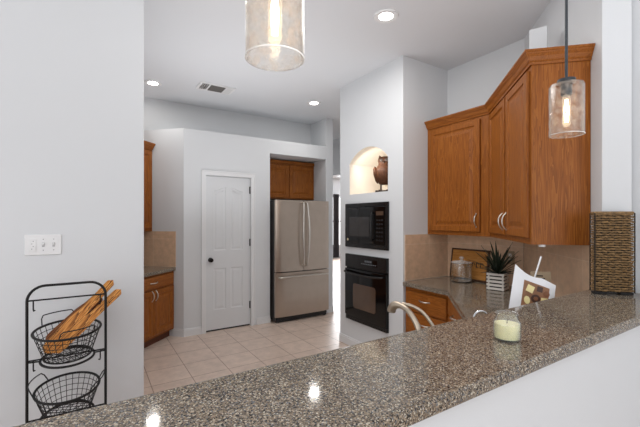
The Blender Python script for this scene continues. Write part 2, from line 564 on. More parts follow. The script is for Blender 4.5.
struct(MB().box(3.21, 3.33, 1.64, 2.56, 0, H).build('wall_right', 'wall'), 'wall behind the right cabinets beside the oven block', 'wall')
struct(MB().prism([(3.215, 1.700), (2.333, 0.818), (2.431, 0.720), (3.33, 1.619), (3.33, 1.700)], 0, H, 0.003).build('wall_diagonal', 'wall'), 'angled wall behind the tall right cabinet, ending by the wicker basket', 'wall')
struct(MB().box(2.48, 2.60, -3.5, 0.765, 0, H).build('wall_dining', 'wall'), 'white wall at the right edge beyond the basket', 'wall')
struct(MB().prism([(-0.75, 0.55), (2.479, 0.55), (2.479, 0.76), (2.432, 0.716), (2.330, 0.818), (2.37, 0.86), (-0.75, 0.86)], 0, 1.03).build('wall_bar', 'wall'), 'white half wall beneath the raised granite bar', 'wall')
struct(MB().box(3.21, 13.4, 3.42, 3.54, 0, H).build('wall_hall', 'wall'), 'hall wall behind the oven block', 'wall')
struct(MB().box(3.25, 13.4, 11.28, 11.4, 0, H).build('wall_far', 'wall'), 'far wall of the room seen through the hall gap', 'wall')
struct(MB().box(13.3, 13.42, 3.54, 11.28, 0, H).build('wall_far_right', 'wall'), 'far right wall of the room beyond the hall', 'wall')
struct(MB().box(4.1, 4.22, 3.54, 7.6, 2.34, H).build('wall_header', 'wall'), 'wall header above the hall opening', 'wall')

# window of the far room
wo = MB().box(6.6, 9.6, 11.262, 11.28, 0.5, 2.3).build('window_1', 'pane')
struct(wo, 'bright far window glimpsed through the narrow hall gap', 'window')
f = MB()
for x0, x1 in ((6.55, 6.62), (7.56, 7.62), (8.57, 8.63), (9.58, 9.65)):
    f.box(x0, x1, 11.235, 11.262, 0.45, 2.35)
for z0, z1 in ((0.43, 0.5), (1.36, 1.42), (2.3, 2.37)):
    f.box(6.55, 9.65, 11.235, 11.262, z0, z1)
f.build('window_frame', 'trim', wo)
b = bmesh.new()
def curtain(x0, x1):
    m = MB(); pts = []
    n = 40
    fr_ = [(x0 + (x1 - x0) * i / n, 11.16 + 0.03 * math.sin(i * 1.9)) for i in range(n + 1)]
    bk_ = [(x, y + 0.012) for x, y in fr_[::-1]]
    m.prism(fr_ + bk_, 0.03, 2.42)
    return m
tag(curtain(7.75, 7.98).build('curtain', 'curtain'), 'dark curtain hanging at the far window in the hall gap', 'curtain')

# backsplash tiles, bands of local x
def splash(n, loc, rz, length, z0, z1, label):
    o = MB().box(0, length, -0.008, 0, z0, z1).build('trim_%d' % n, 'splash', None, loc, rz)
    return struct(o, label, 'backsplash')
splash(1, (2.572, 2.4995, 0), 0, 0.637, 0.866, 1.314, 'tan tile backsplash on the side of the oven block')
splash(2, (3.2095, 2.49, 0), -PI / 2, 0.79, 0.866, 1.314, 'tan tile backsplash behind the wooden board')
splash(3, (3.2, 1.6855, 0), -3 * PI / 4, 1.222, 0.866, 1.314, 'tan tile backsplash on the angled wall under the tall cabinet')
# left run frame: origin at the cabinet front corner by the pantry wall
LO = (0.890, 4.801)
def lrun(x, y, z=0): return (LO[0] + R2 * x - R2 * y, LO[1] + R2 * x + R2 * y, z)
splash(4, lrun(-0.001, 0.63), -PI / 4, 0.66, 0.866, 1.314, 'tan tile backsplash beside the left cabinets')
splash(5, lrun(-1.6, 0.625), PI / 4, 1.59, 0.866, 1.314, 'tan tile backsplash behind the left counter')

# baseboards
def baseboard(name, loc, rz, length, label):
    m = MB()
    m.box(0, length, -0.014, 0, 0, 0.075)
    m.box(0, length, -0.009, 0, 0.075, 0.095, 0.002)
    return struct(m.build(name, 'trim', None, loc, rz), label, 'baseboard')
baseboard('baseboard_pantry', (0.985, 4.70, 0), 0, 0.22, 'white baseboard left of the pantry door')
baseboard('baseboard_alcove', (1.951, 4.70, 0), 0, 0.209, 'white baseboard between pantry door and refrigerator')
baseboard('baseboard_corner', lrun(0.0, 0.01), -PI / 4, 0.158, 'white baseboard on the angled pantry corner')
baseboard('baseboard_post', (3.117, 4.70, 0), 0, 0.133, 'white baseboard at the wall end beside the refrigerator')
baseboard('baseboard_oven', (2.554, 3.54, 0), -PI / 2, 1.04, 'white baseboard below the wall oven')

# ------------------------------------------------------------------ pantry door
DX, DW, DH = 1.262, 0.607, 2.010
door = thing('door_1', 'narrow white four-panel pantry door with dark knob', 'door', (DX, 4.725, 0.020))
door['kind'] = 'structure'
def dpanel(x0, x1, z0, z1, archz=0.0):
    pts = [(x0, z0), (x1, z0), (x1, z1)]
    if archz:
        sgn = archz > 0
        k = abs(archz)
        n = 8
        for i in range(1, n):
            t = i / n
            x = x1 + (x0 - x1) * t
            s = (1 - math.cos(PI * t)) / 2
            pts.append((x, z1 + (k * s if sgn else k * (s - 1) + k)))
        if sgn:
            pts.append((x0, z1 + k))
        else:
            pts.append((x0, z1))
    else:
        pts.append((x0, z1))
    return pts
def inset(poly, d):
    n = len(poly); out = []
    for i in range(n):
        p0, p1, p2 = Vector(poly[i - 1]), Vector(poly[i]), Vector(poly[(i + 1) % n])
        e1 = (p1 - p0).normalized(); e2 = (p2 - p1).normalized()
        n1 = Vector((-e1.y, e1.x)); n2 = Vector((-e2.y, e2.x))
        m = (n1 + n2)
        m = m / max(0.3, m.dot(n1)) if m.length > 1e-6 else n1
        out.append(tuple(p1 + m * d))
    return out
def arch_top(x0, x1, z0, z1, rise, left):
    """panel whose top sweeps up towards the door's centre line"""
    n = 10
    pts = [(x0, z0), (x1, z0)]
    for i in range(n + 1):
        t = i / n
        x = x1 + (x0 - x1) * t
        u = t if left is False else 1 - t
        pts.append((x, z1 + rise * (0.5 - 0.5 * math.cos(PI * (1 - u)))))
    return pts
panels = [arch_top(0.105, 0.272, 1.035, 1.825, 0.05, False), arch_top(0.335, 0.502, 1.035, 1.825, 0.05, True),
          [(0.105, 0.255), (0.272, 0.255), (0.272, 0.80), (0.105, 0.80)], [(0.335, 0.255), (0.502, 0.255), (0.502, 0.80), (0.335, 0.80)]]
b, ov, hv = face_with_holes([(0, 0), (DW, 0), (DW, DH), (0, DH)], panels)
for v in hv:
    base = [(q.co.x, q.co.z) for q in v]
    prev = v
    for d, y in ((0.010, 0.005), (0.018, 0.0055), (0.045, 0.0015)):
        ring = [b.verts.new((x, y, z)) for x, z in inset(base, d)]
        for i in range(len(ring)):
            j = (i + 1) % len(ring)
            b.faces.new((prev[i], prev[j], ring[j], ring[i]))
        prev = ring
    b.faces.new(prev)
bkv = [b.verts.new((q.co.x, 0.035, q.co.z)) for q in ov]
for i in range(4):
    b.faces.new((ov[i], ov[(i + 1) % 4], bkv[(i + 1) % 4], bkv[i]))
b.faces.new(bkv)
bmesh.ops.recalc_face_normals(b, faces=list(b.faces))
m = MB(); m._merge(b)
m.build('door_leaf', 'door', door)
MB().box(0.0, DW, 0.004, 0.030, -0.018, 0.0).build('door_gap_shade', 'dark_bits', door)  # dark strip standing in for the shade in the gap below the leaf
m = MB()
for s in ((-0.062, -0.004), (DW + 0.004, DW + 0.062)):
    m.box(s[0], s[1], -0.042, -0.025, -0.020, 2.020)
    m.box(s[0] + (0.0 if s[0] < 0 else 0.044), s[0] + (0.014 if s[0] < 0 else 0.058), -0.048, -0.042, -0.020, 2.020, 0.002)
m.box(-0.062, DW + 0.062, -0.042, -0.025, 2.020, 2.076)
m.box(-0.062, DW + 0.062, -0.048, -0.042, 2.064, 2.076, 0.002)
m.box(-0.007, -0.003, -0.025, 0.09, -0.020, 2.016)
m.box(DW + 0.003, DW + 0.007, -0.025, 0.09, -0.020, 2.016)
m.box(-0.007, DW + 0.007, -0.025, 0.09, 2.013, 2.016)
m.build('door_casing', 'trim', door)
m = MB().lathe([(0.030, 0), (0.030, 0.006), (0.011, 0.010), (0.010, 0.030), (0.022, 0.036), (0.028, 0.048), (0.026, 0.058), (0.0, 0.064)], 24, Matrix.Rotation(PI / 2, 4, 'X'))
m.build('door_knob', 'bronze', door, (0.062, 0, 0.915), 0, 40)['label'] = 'dark round knob'
for z in (0.22, 1.08, 1.80):
    m = MB().box(-0.010, 0.008, -0.006, 0.004, 0, 0.095)
    m.lathe([(0.0075, -0.003), (0.0075, 0.098)], 10, Matrix.Translation((0.002, -0.004, 0)))
    m.build('hinge', 'bronze', door, (DW, -0.004, z))

# ------------------------------------------------------------------ cabinets
def rect(x0, x1, z0, z1): return [(x0, z0), (x1, z0), (x1, z1), (x0, z1)]
def door_panel(x0, x1, z0, z1, t=0.02, fr=0.056):
    """raised panel door, back at y=0, front at y=-t"""
    m = MB()
    def rr(d): return rect(x0 + d, x1 - d, z0 + d, z1 - d)
    m.rings_xz([(rr(0), 0), (rr(0), -t + 0.004), (rr(0.005), -t), (rr(fr - 0.006), -t), (rr(fr), -t + 0.008), (rr(fr + 0.012), -t + 0.010), (rr(fr + 0.040), -t + 0.002), (rr(fr + 0.044), -t + 0.001)])
    return m
def drawer_front(x0, x1, z0, z1, t=0.02):
    m = MB()
    def rr(d): return rect(x0 + d, x1 - d, z0 + d, z1 - d)
    m.rings_xz([(rr(0), 0), (rr(0), -t + 0.006), (rr(0.004), -t + 0.002), (rr(0.016), -t), (rr(0.022), -t)])
    return m
def pull(length=0.115, vertical=True, h=0.028):
    pts = []
    n = 14
    for i in range(n + 1):
        t = -1 + 2 * i / n
        d = h * (1 - abs(t) ** 2.4)
        pts.append((0, -d, t * length / 2) if vertical else (t * length / 2, -d, 0))
    r = [0.0065 - 0.0022 * abs(-1 + 2 * i / n) for i in range(n + 1)]
    m = MB().tube(pts, r, 10)
    for s in (-1, 1):
        c = (0, 0, s * length / 2) if vertical else (s * length / 2, 0, 0)
        m.lathe([(0.007, 0), (0.007, 0.004), (0.0, 0.006)], 12, Matrix.Translation(c) @ Matrix.Rotation(PI / 2, 4, 'X'))
    return m

def crown_sweep(path, segs, z0, prof):
    """path: 2D points, outward is to the left-hand normal (dy,-dx) sign chosen; segs: indices of segments to emit"""
    m = MB()
    n = len(path)
    nor = []
    for i in range(n - 1):
        d = (Vector(path[i + 1]) - Vector(path[i])).normalized()
        nor.append(Vector((d.y, -d.x)))
    offs = []
    for i in range(n):
        if i == 0: offs.append(nor[0])
        elif i == n - 1: offs.append(nor[-1])
        else:
            s = nor[i - 1] + nor[i]
            offs.append(s / max(0.2, s.dot(nor[i])))
    b = bmesh.new()
    for sgi in segs:
        R = []
        for k in (sgi, sgi + 1):
            R.append([b.verts.new((path[k][0] + offs[k].x * o, path[k][1] + offs[k].y * o, z0 + z)) for o, z in prof])
        q = len(prof)
        for i in range(q):
            j = (i + 1) % q
            b.faces.new((R[0][i], R[0][j], R[1][j], R[1][i]))
        b.faces.new(R[0]); b.faces.new(R[1][::-1])
    bmesh.ops.recalc_face_normals(b, faces=list(b.faces))
    m._merge(b)
    return m
CROWN = [(0.001, 0), (0.010, 0), (0.012, 0.012), (0.020, 0.020), (0.030, 0.040), (0.042, 0.054), (0.045, 0.060), (0.050, 0.064), (0.050, 0.076), (0.001, 0.076)]

UZ0, UZ1 = 1.315, 2.385
def to_local(pts, o, rz):
    c, s = math.cos(-rz), math.sin(-rz)
    return [((x - o[0]) * c - (y - o[1]) * s, (x - o[0]) * s + (y - o[1]) * c) for x, y in pts]

K = (2.90, 1.82)                                   # the kink between the two right wall cabinets
E2 = (2.90 - 0.994 * R2, 1.82 - 0.994 * R2)        # end of the diagonal face
E3 = (E2[0] + 0.306 * R2, E2[1] - 0.306 * R2)
# straight wall cabinet
uc = thing('wall_cabinet', 'single-door wooden wall cabinet next to the oven wall', 'cabinet', (2.90, 2.498, 0), -PI / 2, 'right wall cabinets')
m = MB().box(0, 0.676, 0.0, 0.306, UZ0, UZ1)
m.build('carcass', 'wood', uc)
d = door_panel(0.042, 0.590, 1.352, 2.350).build('door', 'wood', uc, (0, -0.001, 0))
pull().build('handle', 'nickel', d, (0.560, -0.020, 1.455), 0, 60)
path_w = [(2.90, 2.498), K, E2, E3]
pl_ = to_local(path_w, (2.90, 2.498), -PI / 2)
def flip(pr): return pr
crown_sweep(pl_, [0], UZ1 - 0.012, [(-o if False else o, z) for o, z in CROWN]).build('crown_moulding', 'wood_h', uc)
# diagonal wall cabinet
uc2 = thing('wall_cabinet', 'larger two-door angled wooden wall cabinet behind the hanging pendant', 'cabinet', (K[0], K[1], 0), -3 * PI / 4, 'right wall cabinets')
foot = [(K[0], K[1] - 0.002), E2, E3, (3.116, 1.604), (3.203, 1.691), (3.203, 1.818)]
MB().prism(to_local(foot, K, -3 * PI / 4), UZ0, UZ1).build('carcass', 'wood', uc2)
for x0, x1, hx in ((0.035, 0.495, 0.465), (0.530, 0.965, 0.560)):
    d = door_panel(x0, x1, 1.352, 2.350).build('door', 'wood', uc2, (0, -0.001, 0))
    pull(0.12).build('handle', 'nickel', d, (hx, -0.020, 1.45), 0, 60)
pl_ = to_local(path_w, K, -3 * PI / 4)
crown_sweep(pl_, [1, 2], UZ1 - 0.012, CROWN).build('crown_moulding', 'wood_h', uc2)
tag(MB().lathe([(0.017, 0.004), (0.019, 0.008), (0.019, 0.018)], 20).build('puck_light', 'plastic', None, (2.26, 1.09, UZ0 - 0.0185)), 'small white puck light under the angled wall cabinet', 'light')

# white chase standing on the cabinet top
cx, cy = 2.455, 1.27
struct(MB().box(-0.052, 0.052, -0.04, 0.04, UZ1 + 0.0, 2.75, 0.004).build('trim_6', 'wall', None, (2.570, 1.262, 0), math.radians(-66)), 'short white boxed chase rising behind the cabinet crown', 'chase')

def base_cabinet(label, loc, rz, width, depth, rows, group, foot=None, cat='cabinet'):
    """rows: list of (kind, x0, x1, z0, z1, handles)"""
    t = thing('base_cabinet', label, cat, loc, rz, group)
    m = MB()
    if foot:
        m.prism(foot, 0.095, 0.824)
    else:
        m.box(0, width, 0.0, depth, 0.095, 0.824)
    m.build('carcass', 'wood', t)
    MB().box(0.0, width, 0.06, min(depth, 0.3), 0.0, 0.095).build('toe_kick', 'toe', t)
    for kind, x0, x1, z0, z1, hs in rows:
        if kind == 'drawer':
            o = drawer_front(x0, x1, z0, z1).build('drawer', 'wood_h', t, (0, -0.001, 0))
        else:
            o = door_panel(x0, x1, z0, z1).build('door', 'wood', t, (0, -0.001, 0))
        for hx, hz, vert in hs:
            pull(0.115, vert).build('handle', 'nickel', o, (hx, -0.020, hz), 0, 60)
    return t
# left run
base_cabinet('wooden base cabinet with drawer and two doors left of the pantry', lrun(-0.80, 0), PI / 4, 0.797, 0.60,
             [('drawer', 0.02, 0.775, 0.665, 0.805, [(0.40, 0.735, False)]),
              ('door', 0.02, 0.394, 0.125, 0.645, [(0.365, 0.585, True)]),
              ('door', 0.400, 0.775, 0.125, 0.645, [(0.430, 0.585, True)])], 'left base cabinets')
base_cabinet('wooden base cabinet hidden behind the tall grey wall edge', lrun(-1.60, 0), PI / 4, 0.797, 0.60,
             [('drawer', 0.02, 0.775, 0.665, 0.805, [(0.40, 0.735, False)]),
              ('door', 0.02, 0.394, 0.125, 0.645, [(0.365, 0.585, True)]),
              ('door', 0.400, 0.775, 0.125, 0.645, [(0.430, 0.585, True)])], 'left base cabinets')
tag(MB().box(-1.6, -0.003, -0.032, 0.615, 0.825, 0.865, 0.006).build('countertop', 'granite', None, (LO[0], LO[1], 0), PI / 4), 'short granite worktop on the left cabinets by the pantry', 'countertop')
ul = thing('wall_cabinet', 'wooden wall cabinet at the far left above the tan backsplash', 'cabinet', lrun(-0.803, 0.310), PI / 4)
MB().box(0, 0.80, 0, 0.305, UZ0, 2.36).build('carcass', 'wood', ul)
for x0, x1, hx in ((0.02, 0.397, 0.367), (0.403, 0.775, 0.433)):
    d = door_panel(x0, x1, 1.352, 2.325).build('door', 'wood', ul, (0, -0.001, 0))
    pull().build('handle', 'nickel', d, (hx, -0.020, 1.455), 0, 60)
crown_sweep([(0, 0), (0.80, 0)], [0], 2.348, CROWN).build('crown_moulding', 'wood_h', ul)

# right run
base_cabinet('reddish wooden drawer base right of the wall oven', (2.58, 2.492, 0), -PI / 2, 0.50, 0.62,
             [('drawer', 0.02, 0.485, 0.60, 0.785, [(0.25, 0.715, False)]),
              ('drawer', 0.02, 0.485, 0.365, 0.585, [(0.25, 0.50, False)]),
              ('drawer', 0.02, 0.485, 0.12, 0.35, [(0.25, 0.26, False)])], 'right base cabinets')
fo = (2.58, 1.985)
flen = 0.84
fworld = [fo, (fo[0] - flen * R2, fo[1] - flen * R2), (fo[0] - flen * R2 + 0.5 * R2, fo[1] - flen * R2 - 0.5 * R2), (3.19, 1.76), (3.19, 1.985)]
base_cabinet('angled corner base cabinet below the granite worktop', (fo[0], fo[1], 0), -3 * PI / 4, flen, 0.5,
             [('drawer', 0.02, 0.82, 0.665, 0.805, [(0.42, 0.735, False)]),
              ('door', 0.02, 0.417, 0.125, 0.645, [(0.39, 0.585, True)]),
              ('door', 0.423, 0.82, 0.125, 0.645, [(0.45, 0.585, True)])], 'right base cabinets', to_local(fworld, fo, -3 * PI / 4))
base_cabinet('sink base cabinet on the kitchen side of the raised bar', (1.90, 1.335, 0), PI, 1.55, 0.46,
             [('door', 0.02, 0.51, 0.125, 0.80, [(0.48, 0.70, True)]),
              ('door', 0.52, 1.02, 0.125, 0.80, [(0.55, 0.70, True)]),
              ('door', 1.03, 1.53, 0.125, 0.80, [(1.06, 0.70, True)])], 'right base cabinets')
kc = [(3.200, 2.490), (2.535, 2.490), (2.535, 1.965), (1.93, 1.36), (0.33, 1.36), (0.33, 0.865), (2.36, 0.865), (3.200, 1.705)]
SX0, SX1, SY0, SY1 = 0.85, 1.50, 1.12, 1.32
tag(MB().prism(kc, 0.825, 0.865, 0.006).build('countertop', 'granite'), 'lower granite worktop wrapping the right corner behind the bar', 'countertop')
bar = [(-0.75, 0.525), (2.476, 0.525), (2.476, 0.760), (2.432, 0.714), (2.328, 0.818), (2.410, 0.900), (-0.75, 0.900)]
tag(MB().prism(bar, 1.0305, 1.07, 0.012, seg=3).build('bar_top', 'granite'), 'long raised granite bar top crossing the foreground', 'countertop')

# cabinet above the fridge
fc = thing('wall_cabinet', 'two-door wooden cabinet above the refrigerator in the alcove', 'cabinet', (2.19, 5.06, 0))
MB().box(0, 0.924, 0, 0.31, 1.785, 2.385).build('carcass', 'wood', fc)
for x0, x1 in ((0.02, 0.455), (0.465, 0.90)):
    door_panel(x0, x1, 1.80, 2.31, fr=0.06).build('door', 'wood', fc, (0, -0.001, 0))
MB().box(0, 0.924, -0.022, 0, 2.335, 2.385, 0.004).build('top_rail', 'wood_h', fc)

# ------------------------------------------------------------------ refrigerator
fg = thing('refrigerator', 'stainless french-door refrigerator with bottom freezer in the alcove', 'refrigerator', (2.190, 4.55, 0))
FW = 0.895
MB().box(0.004, FW - 0.004, 0.075, 0.80, 0.03, 1.735, 0.004).build('cabinet_body', 'fridge_side', fg)
def fdoor(x0, x1, z0, z1, name):
    m = MB(); n = 10
    # gently bowed front
    f_ = []
    for i in range(n + 1):
        t = i / n; x = x0 + (x1 - x0) * t
        g = (x - FW / 2) / (FW / 2)
        edge = min(t, 1 - t) * (x1 - x0)
        r = 0.012 * max(0, 1 - edge / 0.012) ** 2
        f_.append((x, 0.004 + 0.012 * g * g + r))
    m.prism([(x1, 0.07), (x0, 0.07)] + f_, z0, z1)
    return m.build(name, 'steel', fg, (0, 0, 0), 0, 35)
dl = fdoor(0, FW / 2 - 0.003, 0.722, 1.74, 'door')
dr = fdoor(FW / 2 + 0.003, FW, 0.722, 1.74, 'door')
fz = fdoor(0, FW, 0.085, 0.708, 'freezer_drawer')
for par, x, s in ((dl, FW / 2 - 0.042, -1), (dr, FW / 2 + 0.042, 1)):
    pts = smooth_path([(x - s * 0.014, 0.0, 0.80), (x - s * 0.014, -0.040, 0.82), (x + s * 0.002, -0.060, 1.05), (x + s * 0.010, -0.066, 1.24), (x + s * 0.004, -0.062, 1.43), (x - s * 0.012, -0.042, 1.68), (x - s * 0.014, 0.0, 1.70)], 6)
    MB().tube(pts, 0.013, 10).build('handle', 'nickel', par, (0, 0, 0), 0, 60)
pts = smooth_path([(0.05, 0.012, 0.640), (0.055, -0.040, 0.645), (0.25, -0.055, 0.655), (0.44, -0.058, 0.655), (0.64, -0.055, 0.655), (0.833, -0.040, 0.645), (0.838, 0.012, 0.640)], 6)
MB().tube(pts, 0.013, 10).build('handle', 'nickel', fz, (0, 0, 0), 0, 60)
MB().box(0.03, FW - 0.03, 0.05, 0.075, 0.012, 0.08).build('toe_grille', 'dark_bits', fg)
for x in (0.05, FW - 0.05):
    MB().lathe([(0.03, 0), (0.03, 0.03)], 14).build('foot', 'dark_bits', fg, (x, 0.09, 0))
MB().box(0.80, 0.84, 0.013, 0.0185, 1.655, 1.668).build('badge', 'chrome', fg)

# ------------------------------------------------------------------ built-in microwave and oven (local x along world -y)
mw = thing('microwave', 'black built-in microwave set in the wall above the oven', 'microwave', (OX, 3.41, 1.147), -PI / 2)
W_, Hh = 0.721, 0.498
m = MB()
def ring_box(m, x0, x1, z0, z1, t, y0, y1, bev=0.003):
    m.box(x0, x1, y0, y1, z0, z0 + t, bev); m.box(x0, x1, y0, y1, z1 - t, z1, bev)
    m.box(x0, x0 + t, y0, y1, z0 + t, z1 - t, bev); m.box(x1 - t, x1, y0, y1, z0 + t, z1 - t, bev)
ring_box(m, 0, W_, 0, Hh, 0.045, -0.022, -0.001)
for k in range(4):
    m.box(0.05, W_ - 0.05, -0.026, -0.020, Hh - 0.040 + k * 0.009, Hh - 0.036 + k * 0.009)
m.build('trim_frame', 'black', mw)
d = MB().box(0.046, 0.53, -0.030, -0.004, 0.047, Hh - 0.047, 0.004).build('door', 'black_glass', mw)
MB().box(0.095, 0.44, -0.0315, -0.029, 0.13, 0.345, 0.001).build('window', 'mw_glass', d)
MB().tube(smooth_path([(0.50, -0.030, 0.10), (0.50, -0.052, 0.12), (0.50, -0.055, 0.25), (0.50, -0.052, 0.37), (0.50, -0.030, 0.39)], 5), 0.008, 8).build('handle', 'black', d, (0, 0, 0), 0, 60)
cp = MB().box(0.532, W_ - 0.046, -0.028, -0.004, 0.047, Hh - 0.047, 0.003).build('control_panel', 'black_glass', mw)
MB().box(0.55, 0.66, -0.0295, -0.027, 0.36, 0.40).build('display', 'window_glass', cp)
for r in range(6):
    for c in range(3):
        MB().box(0.553 + c * 0.037, 0.580 + c * 0.037, -0.0292, -0.0275, 0.09 + r * 0.042, 0.108 + r * 0.042).build('key', 'key', cp)
em = MB().lathe([(0.015, 0), (0.015, 0.002), (0.012, 0.0025)], 20, Matrix.Rotation(PI / 2, 4, 'X'))
em.build('emblem', 'brass', mw, (0.062, -0.029, 0.088))['label'] = 'small pale round emblem'

ov = thing('wall_oven', 'black built-in wall oven with glass door and top controls', 'oven', (OX, 3.395, 0.31), -PI / 2)
W_, Hh = 0.70, 0.758
MB().box(0, W_, -0.012, -0.001, 0.0, Hh, 0.002).build('body_frame', 'black', ov)
cp = MB().box(0.002, W_ - 0.002, -0.034, -0.012, Hh - 0.150, Hh, 0.004).build('control_panel', 'black', ov)
MB().box(0.28, 0.56, -0.0355, -0.033, Hh - 0.108, Hh - 0.035, 0.001).build('display', 'black_glass', cp)
m = MB()
for k in range(9):
    m.box(0.30 + k * 0.028, 0.316 + k * 0.028, -0.0368, -0.035, Hh - 0.095, Hh - 0.085)
for k in range(4):
    m.box(0.36 + k * 0.03, 0.38 + k * 0.03, -0.0368, -0.035, Hh - 0.070, Hh - 0.050)
m.build('button_marks', 'display', cp)
d = MB().box(0.004, W_ - 0.004, -0.040, -0.012, 0.055, Hh - 0.165, 0.005).build('door', 'black_glass', ov)
m = MB()
m.prism([(x, z) for x, z in rect(0, 0, 0, 0)] if False else [(0.10 + 0.02, 0), (0.46, 0), (0.48, 0.02), (0.48, 0.255), (0.46, 0.275), (0.12, 0.275), (0.10, 0.255), (0.10, 0.02)], 0, 0.002, 0, Matrix.Translation((0.06, -0.040, 0.16)) @ Matrix.Rotation(PI / 2, 4, 'X'))
m.build('window', 'window_glass', d)
MB().tube(smooth_path([(0.04, -0.040, Hh - 0.195), (0.05, -0.075, Hh - 0.20), (0.20, -0.084, Hh - 0.21), (0.35, -0.086, Hh - 0.212), (0.50, -0.084, Hh - 0.21), (0.65, -0.075, Hh - 0.20), (0.66, -0.040, Hh - 0.195)], 6), 0.011, 10).build('handle', 'black', d, (0, 0, 0), 0, 60)
m = MB().box(0.004, W_ - 0.004, -0.030, -0.012, 0.002, 0.050, 0.003)
for k in range(3):
    m.box(0.03, W_ - 0.03, -0.034, -0.029, 0.010 + k * 0.013, 0.014 + k * 0.013)
m.build('vent_trim', 'black', ov)

# ------------------------------------------------------------------ niche contents
def at_niche(x, y, z=nb): return (x, y, z)
st = thing('owl_statue', 'brown carved wooden owl figure with ear tufts standing in the niche', 'statue', (2.745, 2.965, nb + 0.001), math.radians(-52))
st.scale = (1.12, 1.12, 1.08)
MB().box(-0.085, 0.085, -0.05, 0.05, 0, 0.028, 0.003).build('base', 'statue_base', st)
m = MB()
bd = []
prof = [(0.0, 0.085), (0.045, 0.088), (0.078, 0.115), (0.098, 0.17), (0.100, 0.215), (0.088, 0.255), (0.066, 0.285), (0.062, 0.305), (0.068, 0.33), (0.064, 0.355), (0.046, 0.372), (0.0, 0.378)]
m.lathe(prof, 28, Matrix.Scale(0.72, 4, (0, 1, 0)))
for s in (-1, 1):
    m.lathe([(0.020, 0), (0.012, 0.022), (0.0, 0.042)], 10, Matrix.Translation((s * 0.042, 0, 0.352)) @ Matrix.Rotation(s * 0.25, 4, 'Y'))
m.build('body', 'statue', st, (0, 0, 0), 0, 60)
for s in (-1, 1):
    m = MB().lathe([(0.0, -0.10), (0.022, -0.07), (0.036, 0.0), (0.028, 0.06), (0.0, 0.085)], 14, Matrix.Translation((s * 0.086, 0, 0.195)) @ Matrix.Rotation(s * 0.14, 4, 'Y') @ Matrix.Scale(1.6, 4, (0, 1, 0)) @ Matrix.Scale(0.7, 4, (1, 0, 0)))
    m.build('wing', 'statue', st, (0, 0, 0), 0, 60)
    m = MB().tube([(s * 0.038, 0, 0.026), (s * 0.036, 0, 0.1)], 0.008, 8)
    for q in (-1, 0, 1):
        m.tube([(s * 0.038, 0, 0.032), (s * 0.038 + q * 0.014, -0.034, 0.031)], 0.005, 6)
    m.build('leg', 'statue_base', st)
    m = MB().lathe([(0.019, 0), (0.017, 0.006), (0.008, 0.009), (0.0, 0.010)], 16, Matrix.Translation((s * 0.024, -0.044, 0.335)) @ Matrix.Rotation(PI / 2, 4, 'X'))
    m.build('eye', 'statue_base', st)
MB().lathe([(0.010, 0), (0.006, 0.016), (0.0, 0.026)], 10, Matrix.Translation((0, -0.046, 0.316)) @ Matrix.Rotation(PI / 2 + 0.6, 4, 'X')).build('beak', 'statue_base', st)
# pale relief panel behind
pn = thing('relief_panel', 'low cream relief panel leaning at the back of the niche', 'ornament', (3.03, 3.30, nb + 0.001), -PI / 2)
MB().box(0, 0.34, -0.012, 0.008, 0, 0.17, 0.004).build('panel', 'niche', pn)
for k in range(9):
    cx_ = 0.03 + 0.035 * k; cz_ = 0.05 + 0.07 * (k % 2)
    m = MB().tube([(cx_ + 0.022 * math.cos(t * 0.7) * (1 - t / 14), -0.014, cz_ + 0.022 * math.sin(t * 0.7) * (1 - t / 14)) for t in range(12)], 0.004, 6)
    m.build('scroll', 'cream', pn)
area('niche_light', (2.575, 3.03, 2.08), (0, -PI / 2 + 0.3, 0), 0.08, 0.40, 1.7, (1.0, 0.94, 0.86))

# ------------------------------------------------------------------ ceiling fixtures
def can_light(x, y, label, power=3.5):
    t = thing('recessed_light', label, 'light', (x, y, H), 0, 'recessed ceiling lights')
    MB().lathe([(0.046, -0.001), (0.056, -0.004), (0.070, -0.008), (0.092, -0.009), (0.096, -0.004), (0.096, 0.0)], 36).build('trim_ring', 'plastic', t, (0, 0, 0), 0, 40)
    MB().lathe([(0.054, -0.0045), (0.054, -0.002)], 32).build('lens', 'lamp', t)
    area('recessed_lamp', (0, 0, -0.02), (0, 0, 0), 0.12, 0.12, power, (1.0, 0.97, 0.93), 'DISK', t)
    return t
can_light(1.946, 2.088, 'recessed round ceiling light nearest the camera, right of the pendant')
can_light(0.619, 4.572, 'recessed round ceiling light at the left, above the left cabinets')
can_light(2.573, 4.175, 'recessed round ceiling light near the refrigerator and oven wall')

vt = thing('ceiling_vent', 'rectangular white ceiling air vent with louvres', 'vent', (1.283, 4.34, H))
m = MB()
for x0, x1, y0, y1 in ((-0.21, 0.21, -0.125, -0.095), (-0.21, 0.21, 0.095, 0.125), (-0.21, -0.180, -0.095, 0.095), (0.180, 0.21, -0.095, 0.095), (-0.100, -0.080, -0.095, 0.095), (0.095, 0.112, -0.095, 0.095)):
    m.box(x0, x1, y0, y1, -0.010, -0.001, 0.002)
m.build('frame', 'plastic', vt)
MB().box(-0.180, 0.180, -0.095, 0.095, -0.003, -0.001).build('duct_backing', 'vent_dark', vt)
m = MB()
for k in range(14):
    m.box(-0.078, 0.093, -0.0012, 0.0012, -0.008, 0.008, 0, 1, Matrix.Translation((0, -0.088 + k * 0.0135, -0.007)) @ Matrix.Rotation(0.8, 4, 'X'))
m.build('louvre_bank', 'vent_grey', vt)
for sx, x0, cnt in ((-0.1, -0.168, 3), (-0.9, 0.120, 5)):
    m = MB()
    for k in range(cnt):
        m.box(-0.0015, 0.0015, -0.093, 0.093, -0.009, 0.009, 0, 1, Matrix.Translation((x0 + k * 0.0145 * 5 / cnt, 0, -0.007)) @ Matrix.Rotation(sx, 4, 'Y'))
    m.build('louvre_bank', 'plastic', vt)

